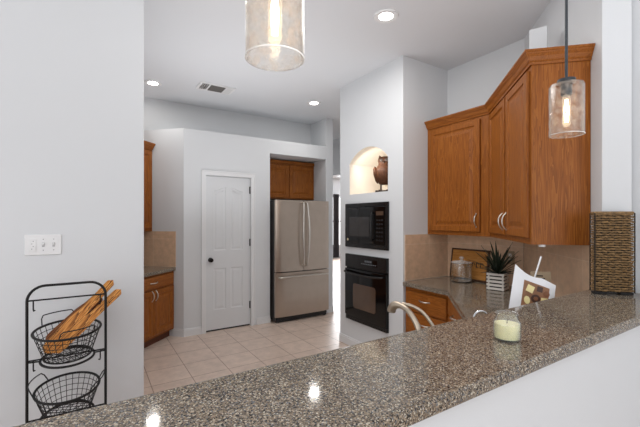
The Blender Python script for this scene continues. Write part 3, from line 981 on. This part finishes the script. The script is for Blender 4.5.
# ------------------------------------------------------------------ pendants over the bar
def pendant(x, y, zb, label):
    t = thing('pendant_lamp', label, 'lamp', (x, y, zb), 0, 'glass pendant lamps over the bar')
    hg = 0.216; r = 0.064
    MB().lathe([(0.0, H - zb - 0.001), (0.06, H - zb - 0.001), (0.06, H - zb - 0.02), (0.0, H - zb - 0.025)], 28).build('canopy', 'pendant_metal', t, (0, 0, 0), 0, 40)
    MB().lathe([(0.0055, hg + 0.02), (0.0055, H - zb - 0.02)], 12).build('stem', 'pendant_metal', t, (0, 0, 0), 0, 40)
    MB().lathe([(0.0, hg + 0.026), (0.014, hg + 0.024), (0.033, hg + 0.019), (0.034, hg + 0.001), (0.0, hg + 0.001)], 28).build('cap', 'pendant_metal', t, (0, 0, 0), 0, 40)
    MB().lathe([(0.0, hg), (0.021, hg), (0.021, hg - 0.045), (0.017, hg - 0.05), (0.0, hg - 0.05)], 24).build('socket', 'pendant_metal', t, (0, 0, 0), 0, 40)
    MB().lathe([(r - 0.003, 0.0), (r, 0.0), (r, hg - 0.012), (r - 0.004, hg - 0.003), (r - 0.012, hg), (0.022, hg), (0.022, hg - 0.003), (r - 0.012, hg - 0.003), (r - 0.007, hg - 0.006), (r - 0.003, hg - 0.014), (r - 0.003, 0.0)], 48, None, False).build('glass_shade', 'seeded', t, (0, 0, 0), 0, 40)
    MB().tube([(r * math.cos(2 * PI * i / 40) - 0.0, r * math.sin(2 * PI * i / 40), 0.001) for i in range(40)], 0.0018, 6, True).build('rim', 'jar_rim', t, (0, 0, 0), 0, 60)
    bl = MB().lathe([(0.013, hg - 0.05), (0.014, hg - 0.06), (0.0155, hg - 0.075), (0.0155, hg - 0.165), (0.011, hg - 0.178), (0.0, hg - 0.183)], 24, None, False).build('bulb', 'bulb_glass', t, (0, 0, 0), 0, 40)
    m = MB()
    for k in range(5):
        a_ = 2 * PI * k / 5
        m.tube([(0.004 * math.cos(a_), 0.004 * math.sin(a_), hg - 0.065), (0.009 * math.cos(a_), 0.009 * math.sin(a_), hg - 0.11), (0.006 * math.cos(a_), 0.006 * math.sin(a_), hg - 0.162)], 0.0016, 5)
    m.build('filament', 'filament', bl)
    return t
M['jar_rim'] = thin_glass('glass_rim', (0.9, 0.9, 0.9), 1.6, haze=0.9, hazecol=(1, 0.98, 0.95), bscale=3)
pendant(0.343, 0.72, 1.815, 'glass cylinder pendant lamp at the top, cut by the upper edge')
pendant(1.695, 0.72, 1.819, 'glass cylinder pendant lamp hanging in front of the right cabinet')

# ------------------------------------------------------------------ light switch plate on the left wall
sw = thing('switch_plate', 'white three-gang light switch plate on the left wall', 'switch', (-0.297, 2.4995, 1.268))
MB().box(0, 0.162, -0.006, 0, 0, 0.112, 0.0025).build('plate', 'plastic', sw)
for i, x in enumerate((0.0345, 0.081, 0.1275)):
    if i == 0:
        MB().box(x - 0.015, x + 0.015, -0.0085, -0.005, 0.022, 0.090, 0.0015).build('dimmer', 'plastic', sw)
        for k in range(4):
            m = MB()
            m.lathe([(0.0022, 0), (0.0022, 0.001)], 8, Matrix.Translation((x + (0.003 if k % 2 else -0.003), -0.0085, 0.034 + k * 0.014)) @ Matrix.Rotation(PI / 2, 4, 'X'))
            m.build('indicator_dot', 'plastic_grey', sw)
    else:
        MB().box(x - 0.006, x + 0.006, -0.0068, -0.005, 0.044, 0.068).build('toggle_slot', 'toggle_grey', sw)
        MB().box(-0.0035, 0.0035, -0.004, 0.010, -0.005, 0.005, 0.001, 1, Matrix.Translation((x, -0.012, 0.058)) @ Matrix.Rotation(0.4, 4, 'X')).build('toggle', 'plastic', sw)
        for z in (0.026, 0.086):
            MB().lathe([(0.0025, 0), (0.002, 0.001), (0, 0.0012)], 8, Matrix.Translation((x, -0.006, z)) @ Matrix.Rotation(PI / 2, 4, 'X')).build('screw', 'plastic_grey', sw)

ou = thing('outlet', 'ivory wall outlet plate partly behind the spiky plant', 'outlet', (3.205, 1.812, 1.06), -PI / 2)
MB().box(-0.037, 0.037, -0.009, -0.003, 0, 0.118, 0.002).build('plate', 'kraft', ou)
for z in (0.035, 0.082):
    MB().box(-0.014, 0.014, -0.011, -0.0085, z - 0.013, z + 0.013, 0.003).build('receptacle', 'white_wood', ou)

# ------------------------------------------------------------------ wire basket stand at the left wall
SY = 2.29
bs = thing('basket_stand', 'tall black metal basket stand against the left wall', 'stand', (-0.095, SY, 0))
hw_ = 0.168
pts = [(-hw_, 0, 0.012)] + [(-hw_, 0, z) for z in (0.4, 0.8, 1.045)]
pts += [(x, 0, z) for x, z in arc(-hw_ + 0.075, 1.053, 0.075, 180, 90, 8)]
pts += [(x, 0, z) for x, z in arc(hw_ - 0.075, 1.053, 0.075, 90, 0, 8)]
pts += [(hw_, 0, z) for z in (1.045, 0.8, 0.4, 0.012)]
MB().tube(pts, 0.0065, 10).build('frame', 'iron', bs, (0, 0, 0), 0, 60)
for z in (1.057, 0.757, 0.457):
    cb = MB().tube([(-hw_, 0, z), (hw_, 0, z)], 0.0042, 8).build('crossbar', 'iron', bs, (0, 0, 0), 0, 60)
    for s in (-1, 1):
        MB().tube([(s * (hw_ - 0.025), 0, z), (s * (hw_ - 0.025), 0, z - 0.045), (s * (hw_ - 0.027), -0.006, z - 0.052), (s * (hw_ - 0.033), -0.012, z - 0.047)], 0.0032, 6).build('hook', 'iron', cb)
for s in (-1, 1):
    MB().tube([(s * hw_, -0.13, 0.008), (s * hw_, -0.12, 0.012), (s * hw_, 0.12, 0.012), (s * hw_, 0.13, 0.008)], 0.0065, 8).build('foot_bar', 'iron', bs, (0, 0, 0), 0, 60)

TILT = 0.12
def ell(rx, ry, z, n=40): return [(rx * math.cos(2 * PI * i / n), ry * math.sin(2 * PI * i / n), z) for i in range(n)]
for z in (0.755, 0.455):
    tl = Matrix.Translation((0, 0, z - 0.008)) @ Matrix.Rotation(TILT, 4, 'X')
    MB().tube(ell(0.116, 0.112, 0), 0.006, 8, True, tl).build('ring', 'iron', bs, (0, 0, 0), 0, 60)
    for s in (-1, 1):
        MB().tube([(s * 0.115, 0, z - 0.008), (s * hw_, 0, z - 0.006)], 0.004, 6).build('ring_arm', 'iron', bs)

def wire_basket(loc, label, rz=0.0):
    t = thing('wire_basket', label, 'basket', loc, rz, 'black wire baskets on the stand')
    t.rotation_euler = (Matrix.Rotation(TILT, 3, 'X') @ Matrix.Rotation(rz, 3, 'Z')).to_euler()
    hb = 0.140
    RX0, RY0, RX1, RY1 = 0.104, 0.096, 0.146, 0.138
    MB().tube(ell(RX1, RY1, hb), 0.0062, 8, True).build('rim', 'iron', t, (0, 0, 0), 0, 60)
    MB().tube(ell(RX0, RY0, 0.004), 0.0045, 8, True).build('base_ring', 'iron', t, (0, 0, 0), 0, 60)
    m = MB()
    for k in range(1, 5):
        f = k / 5
        m.tube(ell(RX0 + (RX1 - RX0) * f, RY0 + (RY1 - RY0) * f, 0.004 + (hb - 0.004) * f, 36), 0.0017, 5, True)
    n = 28
    for i in range(n):
        a_ = 2 * PI * i / n
        m.tube([(RX0 * math.cos(a_), RY0 * math.sin(a_), 0.004), (RX1 * math.cos(a_), RY1 * math.sin(a_), hb)], 0.0017, 5)
    for k in range(-4, 5):
        x = k * 0.022
        yy = RY0 * math.sqrt(max(0, 1 - (x / RX0) ** 2))
        m.tube([(x, -yy, 0.003), (x, yy, 0.003)], 0.0017, 5)
        y = k * 0.019
        xx = RX0 * math.sqrt(max(0, 1 - (y / RY0) ** 2))
        m.tube([(-xx, y, 0.003), (xx, y, 0.003)], 0.0017, 5)
    m.build('mesh', 'iron', t)
    for s in (-1, 1):
        pts = []
        for i in range(15):
            u = i / 14
            th = (PI / 2 if s > 0 else -PI / 2) + (u - 0.5) * 1.1
            lift = 0.048 * min(1.0, 2.4 * math.sin(PI * u) ** 0.8) if 0 < u < 1 else 0
            k_ = 1.02 + 0.14 * (lift / 0.048)
            pts.append((RX1 * k_ * math.cos(th), RY1 * k_ * math.sin(th), hb + lift))
        MB().tube(pts, 0.0030, 7).build('handle', 'iron', t, (0, 0, 0), 0, 60)
    return t
wire_basket((-0.095, SY, 0.757), 'upper black wire basket on the stand, holding wooden boards', 0.35)
wire_basket((-0.095, SY, 0.457), 'lower black wire basket on the stand, empty', 1.25)

# wooden serving boards lying in the upper basket
def paddle(label, p0, p1, wblade, whandle, t, roll, mat, frac=0.62):
    P0, P1 = Vector(p0), Vector(p1)
    ax = (P1 - P0); ln = ax.length; ax.normalize()
    n = []
    def prof(u):
        if u < frac - 0.1: return wblade / 2
        if u < frac + 0.1:
            s = (u - frac + 0.1) / 0.2; s = s * s * (3 - 2 * s)
            return wblade / 2 + (whandle - wblade) / 2 * s
        return whandle / 2
    up, dn = [], []
    N = 28
    for i in range(N + 1):
        u = i / N
        w_ = prof(u)
        e = min(u * ln, (1 - u) * ln)
        if e < w_:
            w_ = math.sqrt(max(0, w_ * w_ - (w_ - e) ** 2))
        w_ = max(w_, 0.0008)
        up.append((u * ln, w_)); dn.append((u * ln, -w_))
    m = MB().prism(dn + up[::-1], -t / 2, t / 2, 0.003, None, 1)
    o = m.build('serving_board', mat)
    z = Vector((0, 0, 1)); y = z.cross(ax).normalized(); zz = ax.cross(y)
    rot = Matrix((ax, y, zz)).transposed()
    rot = rot @ Matrix.Rotation(roll, 3, 'X')
    o.matrix_world = Matrix.Translation(P0) @ rot.to_4x4()
    return tag(o, label, 'board', 'wooden boards in the upper basket')
bx = -0.095
paddle('long striped wooden board with the highest handle end in the basket', (bx - 0.098, SY + 0.010, 0.782), (bx + 0.206, SY + 0.056, 1.120), 0.064, 0.040, 0.016, 1.15, 'acacia', 0.5)
paddle('long striped wooden board at the front with the rightmost handle end', (bx - 0.062, SY - 0.030, 0.788), (bx + 0.243, SY + 0.038, 1.066), 0.054, 0.042, 0.016, 1.2, 'acacia', 0.5)
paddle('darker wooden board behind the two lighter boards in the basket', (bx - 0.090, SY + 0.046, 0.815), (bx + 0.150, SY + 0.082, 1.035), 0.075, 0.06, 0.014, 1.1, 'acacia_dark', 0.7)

# ------------------------------------------------------------------ on the bar
cn = thing('candle_jar', 'glass jar candle with pale yellow wax on the bar', 'candle', (1.152, 0.664, 1.0705))
prof = [(0.0, 0.002), (0.036, 0.0), (0.041, 0.006), (0.042, 0.05), (0.041, 0.060), (0.034, 0.067), (0.033, 0.083), (0.036, 0.086), (0.034, 0.088), (0.031, 0.086), (0.031, 0.067), (0.038, 0.060), (0.039, 0.05), (0.0385, 0.006), (0.0, 0.005)]
MB().lathe(prof, 40, None, False).build('glass_jar', 'jar_glass', cn, (0, 0, 0), 0, 50)
MB().lathe([(0.0, 0.0055), (0.0375, 0.007), (0.038, 0.053), (0.030, 0.0525), (0.0, 0.052)], 36).build('wax', 'wax', cn, (0, 0, 0), 0, 50)
MB().tube([(0, 0, 0.052), (0.001, 0, 0.060), (0.003, 0.001, 0.064)], 0.0012, 6).build('wick', 'wick', cn)

# wicker basket standing upright against the wall end; local -y faces the kitchen
WB = (2.268 - 0.0, 0.732, 1.0705)
wb = thing('wicker_basket', 'tall brown woven wicker basket standing at the right end of the bar', 'basket', (2.317, 0.769, 1.0705), -PI / 4)
hwid, dep, zb, zt = 0.089, 0.024, 0.016, 0.424
def rrect(hx, hy, r, n=4):
    pts = []
    for cx_, cy_, a0 in ((hx - r, hy - r, 0), (-hx + r, hy - r, 90), (-hx + r, -hy + r, 180), (hx - r, -hy + r, 270)):
        pts += arc(cx_, cy_, r, a0, a0 + 90, n)
    return pts
def perim_points(hx, hy, step):
    base = rrect(hx, hy, 0.018, 5)
    out = []
    n = len(base)
    acc = []
    for i in range(n):
        p, q = Vector(base[i]), Vector(base[(i + 1) % n])
        d_ = (q - p).length
        k = max(1, int(round(d_ / step)))
        for j in range(k):
            acc.append(p + (q - p) * (j / k))
    return acc
bp_ = perim_points(hwid, dep, 0.0058)
rows = 32
m = MB()
for r_ in range(rows):
    z = zb + (zt - zb) * (r_ + 0.5) / rows
    pts = []
    n = len(bp_)
    for i, p in enumerate(bp_):
        nrm = (bp_[(i + 1) % n] - bp_[i - 1]); nrm = Vector((nrm.y, -nrm.x)).normalized()
        ph = (p.x / 0.030) * PI + (PI if r_ % 2 else 0)
        o_ = 0.0055 * math.sin(ph)
        q = p + nrm * o_
        pts.append((q.x, q.y, z + random.uniform(-0.0018, 0.0018)))
    m.tube(pts, 0.0050, 5, True)
m.build('weave', 'wicker', wb, (0, 0, 0), 0, 70)
m = MB()
for k in range(-3, 4):
    for sy in (-1, 1):
        m.tube([(k * 0.030, sy * dep, zb - 0.004), (k * 0.030, sy * dep, zt + 0.002)], 0.0036, 6)
m.build('stakes', 'wicker_dark', wb)
MB().prism([(p.x * 0.93, p.y * 0.6) for p in bp_], zb, zt - 0.01).build('lining', 'wicker_dark', wb)  # dark box added inside so the gaps in the weave look shaded
MB().tube([(p.x, p.y, zt + 0.003) for p in bp_], 0.0075, 6, True).build('rim', 'wicker', wb, (0, 0, 0), 0, 60)
MB().prism([tuple(p * 0.9) for p in bp_], zb - 0.004, zb + 0.004).build('base', 'wicker_dark', wb)
for s in (-1, 1):
    MB().box(s * 0.06 - 0.03, s * 0.06 + 0.03, -0.018, 0.018, 0, zb - 0.003, 0.003).build('foot', 'dark_bits', wb)

# ------------------------------------------------------------------ on the lower worktop
CT = 0.8655
# glass canister
jr = thing('glass_canister', 'clear lidded glass canister in front of the wooden board', 'jar', (3.015, 2.185, CT))
MB().lathe([(0.0, 0.003), (0.085, 0.0), (0.093, 0.012), (0.093, 0.155), (0.088, 0.172), (0.082, 0.178), (0.080, 0.176), (0.086, 0.170), (0.090, 0.155), (0.090, 0.012), (0.0, 0.008)], 40, None, False).build('jar', 'jar_glass', jr, (0, 0, 0), 0, 50)
ld = MB().lathe([(0.0, 0.176), (0.090, 0.179), (0.094, 0.186), (0.085, 0.193), (0.030, 0.203), (0.012, 0.206), (0.010, 0.213), (0.020, 0.222), (0.022, 0.231), (0.014, 0.240), (0.0, 0.242)], 36, None, False).build('lid', 'jar_rim', jr, (0, 0, 0), 0, 50)
MB().tube(ell(0.092, 0.092, 0.006), 0.004, 6, True).build('foot_rim', 'bronze', jr, (0, 0, 0), 0, 60)
# wooden board leaning on the tiled wall
bd = thing('wooden_board', 'rectangular brown wooden board leaning on the tiled wall', 'board', (3.148, 2.415, CT + 0.003), -PI / 2)
tilt = Matrix.Rotation(-0.14, 4, 'X')
MB().box(0, 0.41, -0.009, 0.009, 0, 0.298, 0.003, 2, tilt).build('plank', 'board', bd)
m = MB()
ring_box(m, -0.004, 0.414, -0.002, 0.302, 0.016, -0.012, 0.010, 0.002)
o = m.build('edge_frame', 'board_edge', bd)
o.data.transform(tilt)
for k in range(4):
    x = 0.215 + 0.045 * k
    m = MB().tube([(x + 0.014 * math.cos(q * 0.62), -0.0105, 0.150 + 0.022 * math.sin(q * 0.62)) for q in range(9 - (k % 2) * 2)], 0.0036, 5, False, tilt)
    m.tube([(x - 0.015, -0.0105, 0.126), (x - 0.015, -0.0105, 0.176)], 0.0036, 5, False, tilt)
    m.build('engraved_mark', 'ink', bd)

# slatted planter with spiky plant
pp = thing('spiky_plant', 'dark spiky potted plant in a white slatted wooden planter', 'plant', (2.940, 1.775, CT), math.radians(-75))
m = MB()
hs = 0.070
MB().box(-hs + 0.012, hs - 0.012, -hs + 0.012, hs - 0.012, 0.006, 0.135).build('liner', 'soil', pp)
for k in range(5):
    z0 = 0.004 + k * 0.030
    m.box(-hs, hs, -hs, -hs + 0.010, z0, z0 + 0.019, 0.0015); m.box(-hs, hs, hs - 0.010, hs, z0, z0 + 0.019, 0.0015)
    m.box(-hs, -hs + 0.010, -hs + 0.01, hs - 0.01, z0, z0 + 0.019, 0.0015); m.box(hs - 0.010, hs, -hs + 0.01, hs - 0.01, z0, z0 + 0.019, 0.0015)
for sx in (-1, 1):
    for sy in (-1, 1):
        cx_, cy_ = sx * (hs - 0.015), sy * (hs - 0.015)
        m.box(cx_ - 0.006, cx_ + 0.006, cy_ - 0.006, cy_ + 0.006, 0.0, 0.14)
m.build('planter', 'white_wood', pp)
def leaf(a_, el, ln, wd, curl, z0):
    b = bmesh.new()
    n = 7; prev = None
    d = Vector((math.cos(a_), math.sin(a_), 0)); s = Vector((-math.sin(a_), math.cos(a_), 0))
    p = Vector((0.012 * math.cos(a_), 0.012 * math.sin(a_), z0)); e = el
    for i in range(n + 1):
        u = i / n
        w_ = wd * (0.55 + 0.9 * u) * (1 - u) ** 0.75 if u < 1 else 0.0004
        w_ = max(w_, 0.0005)
        nrm = (Vector((0, 0, 1)) * math.cos(e) - d * math.sin(e))
        ring = [b.verts.new(p - s * w_ + nrm * w_ * 0.35), b.verts.new(p - nrm * 0.0012), b.verts.new(p + s * w_ + nrm * w_ * 0.35), b.verts.new(p + nrm * 0.0012)]
        if prev:
            for k in range(4):
                b.faces.new((prev[k], prev[(k + 1) % 4], ring[(k + 1) % 4], ring[k]))
        else:
            b.faces.new(ring[::-1])
        prev = ring
        p = p + (d * math.cos(e) + Vector((0, 0, 1)) * math.sin(e)) * (ln / n)
        e -= curl / n
    b.faces.new(prev)
    bmesh.ops.recalc_face_normals(b, faces=list(b.faces))
    m = MB(); m._merge(b)
    return m
rng = random.Random(3)
for k in range(46):
    a_ = k * 2.399
    el = 1.4 - 0.028 * k + rng.uniform(-0.1, 0.1)
    leaf(a_, max(0.2, el), (rng.uniform(0.2, 0.27) if k < 26 else rng.uniform(0.13, 0.19)) if k > 2 else 0.30, 0.016, rng.uniform(0.1, 0.5), 0.13).build('leaf', 'leaf', pp, (0, 0, 0), 0, 50)

# white packet of chocolates leaning, twisted, on the worktop behind the bar
pk = thing('chocolate_packet', 'white paper packet with chocolates pictured on its front, behind the bar', 'packet', (2.06, 1.035, CT), math.radians(-37))
lean = Matrix.Rotation(-0.20, 4, 'X')
shape = []
TL, TR, BRc, BL = (-0.068, 0.350), (0.140, 0.232), (0.105, 0.075), (-0.148, 0.010)
def lerp(a_, b_, t): return (a_[0] + (b_[0] - a_[0]) * t, a_[1] + (b_[1] - a_[1]) * t)
def pillow(corners, th, n=12, sag=0.0):
    b = bmesh.new()
    grid = {}
    for side in (-1, 1):
        for i in range(n + 1):
            for j in range(n + 1):
                u, v = i / n, j / n
                bot = lerp(corners[3], corners[2], u); top = lerp(corners[0], corners[1], u)
                x, z = lerp(bot, top, v)
                z -= sag * math.sin(PI * min(1, u * 1.5)) * v * (1 if u < 0.67 else 0)
                edge = min(u, 1 - u, v, 1 - v)
                y = side * (0.001 + th * (1 - (1 - min(1, edge * 2.6)) ** 2))
                if side == 1 and edge == 0:
                    grid[(side, i, j)] = grid[(-1, i, j)]
                else:
                    grid[(side, i, j)] = b.verts.new((x, y, z))
    for side in (-1, 1):
        for i in range(n):
            for j in range(n):
                q = [grid[(side, i, j)], grid[(side, i + 1, j)], grid[(side, i + 1, j + 1)], grid[(side, i, j + 1)]]
                b.faces.new(q if side == -1 else q[::-1])
    bmesh.ops.recalc_face_normals(b, faces=list(b.faces))
    m = MB(); m._merge(b, lean)
    return m
pillow([TL, TR, BRc, BL], 0.012, 14, 0.022).build('paper', 'paper', pk, (0, 0, 0), 0, 50)
quad = [TL, TR, BRc, BL]
def uv(u, v): return lerp(lerp(quad[3], quad[2], u), lerp(quad[0], quad[1], u), v)
def patch(u0, u1, v0, v1, y, t=0.0015):
    pts = [uv(u0, v0), uv(u1, v0), uv(u1, v1), uv(u0, v1)]
    m = MB()
    m.prism(pts, 0, t, 0, lean @ Matrix.Translation((0, y, 0)) @ Matrix.Rotation(PI / 2, 4, 'X'))
    return m
patch(0.24, 0.84, 0.06, 0.80, -0.0122).build('photo_print', 'tan_print', pk)
def piece(u, v, ru, rv, ang, n, mt, y):
    c_ = uv(u, v)
    pts = []
    for k in range(n):
        t = 2 * PI * k / n + ang
        pts.append((c_[0] + ru * math.cos(t), c_[1] + rv * math.sin(t)))
    MB().prism(pts, 0, 0.002, 0, lean @ Matrix.Translation((0, y, 0)) @ Matrix.Rotation(PI / 2, 4, 'X')).build('printed_chocolate', mt, pk)
for u, v, ru, rv, ang, n, mt in (
        (0.40, 0.66, 0.027, 0.027, 0.3, 4, 'choc_cream'), (0.62, 0.70, 0.021, 0.021, 0.5, 4, 'choc'), (0.78, 0.62, 0.017, 0.017, 0.2, 12, 'choc_mid'),
        (0.36, 0.43, 0.016, 0.022, 0.0, 12, 'choc_cream'), (0.55, 0.47, 0.025, 0.023, 0.0, 14, 'choc'), (0.75, 0.43, 0.025, 0.022, 0.6, 4, 'choc_cream'),
        (0.48, 0.27, 0.023, 0.022, 0.0, 14, 'choc_mid'), (0.32, 0.21, 0.021, 0.021, 0.2, 4, 'choc'), (0.66, 0.24, 0.026, 0.022, 0.9, 4, 'choc_cream'),
        (0.80, 0.22, 0.016, 0.016, 0.0, 10, 'choc'), (0.42, 0.11, 0.026, 0.019, 0.1, 3, 'choc_cream'), (0.60, 0.10, 0.020, 0.016, 0.0, 10, 'choc')):
    piece(u, v, ru, rv, ang, n, mt, -0.0138)
piece(0.55, 0.47, 0.012, 0.011, 0, 10, 'choc_mid', -0.0158)
piece(0.48, 0.27, 0.011, 0.010, 0, 10, 'choc_cream', -0.0158)

# small card and stick behind the packet
cdp = thing('kraft_card', 'small beige printed card standing just behind the white packet', 'card', (2.275, 1.105, CT), math.radians(-42))
MB().box(-0.055, 0.055, -0.004, 0.004, 0, 0.285, 0.001).build('card', 'kraft', cdp)
for k in range(3):
    MB().box(-0.035, 0.035 - 0.012 * k, -0.0052, -0.0038, 0.225 + 0.016 * k, 0.232 + 0.016 * k).build('printed_mark', 'ink', cdp)
stk = thing('serving_spoon', 'slim white spoon handle sticking up behind the packet', 'utensil', (2.165, 1.10, CT + 0.008), math.radians(-37))
MB().tube([(-0.02, 0, 0.0), (0.0, 0.0, 0.2), (0.052, 0.0, 0.375)], [0.004, 0.004, 0.005], 8).build('spoon_handle', 'paper', stk, (0, 0, 0), 0, 60)
MB().lathe([(0.0, -0.007), (0.016, 0.0), (0.018, 0.012), (0.0, 0.03)], 14, Matrix.Translation((-0.02, 0, 0.0))).build('bowl', 'paper', stk)

# faucets on the sink deck
fa = thing('kitchen_faucet', 'satin nickel pull-out kitchen faucet rising behind the bar', 'faucet', (1.135, 1.005, CT - 0.0))
MB().lathe([(0.0, 0), (0.030, 0), (0.030, 0.006), (0.024, 0.012), (0.022, 0.055), (0.0, 0.055)], 28).build('base', 'faucet', fa, (0, 0, 0), 0, 40)
sp_ = smooth_path([(0.0, 0.0, 0.05), (0.0, 0.004, 0.10), (0.0, 0.030, 0.165), (0.0, 0.075, 0.210), (0.0, 0.120, 0.224)], 7)
MB().tube(sp_, [0.0125 - 0.001 * i / (len(sp_) - 1) for i in range(len(sp_))], 14).build('spout', 'faucet', fa, (0, 0, 0), 0, 60)
nz = smooth_path([(0.0, 0.118, 0.224), (0.0, 0.150, 0.222), (0.0, 0.172, 0.206), (0.0, 0.178, 0.188)], 6)
no = MB().tube(nz, [0.0115 + 0.007 * min(1, i / 8) for i in range(len(nz))], 16).build('spray_head', 'faucet', fa, (0, 0, 0), 0, 60)
MB().lathe([(0.016, 0), (0.016, 0.003)], 16, Matrix.Translation((0.0, 0.180, 0.184))).build('spray_face', 'dark_bits', no)
lv = smooth_path([(0.075, -0.01, 0.10), (0.072, 0.006, 0.150), (0.058, 0.045, 0.200), (0.036, 0.085, 0.224), (0.012, 0.125, 0.230)], 7)
MB().tube([(0.0, 0, 0.04), (0.04, -0.006, 0.055), (0.07, -0.011, 0.085), (0.075, -0.01, 0.10)], 0.0085, 10).build('lever_arm', 'faucet', fa, (0, 0, 0), 0, 60)
MB().tube(lv, 0.0075, 12).build('lever', 'faucet', fa, (0, 0, 0), 0, 60)

ff = thing('filter_faucet', 'small chrome gooseneck filter tap with black tip beside the packet', 'faucet', (1.675, 1.06, CT))
MB().lathe([(0.0, 0), (0.02, 0), (0.02, 0.006), (0.009, 0.014), (0.008, 0.05), (0.0, 0.05)], 20).build('base', 'chrome', ff, (0, 0, 0), 0, 40)
gp = [(0, 0, 0.05), (0, 0, 0.09)] + [(-(0.036 - 0.036 * math.cos(t)) * 0.85, (0.036 - 0.036 * math.cos(t)) * 0.55, 0.105 + 0.036 * math.sin(t)) for t in [PI * i / 14 for i in range(15)]]
MB().tube(gp, 0.0055, 10).build('spout', 'chrome', ff, (0, 0, 0), 0, 60)
MB().lathe([(0.008, 0), (0.008, 0.022)], 14, Matrix.Translation((gp[-1][0], gp[-1][1], gp[-1][2] - 0.020))).build('tip', 'dark_bits', ff)
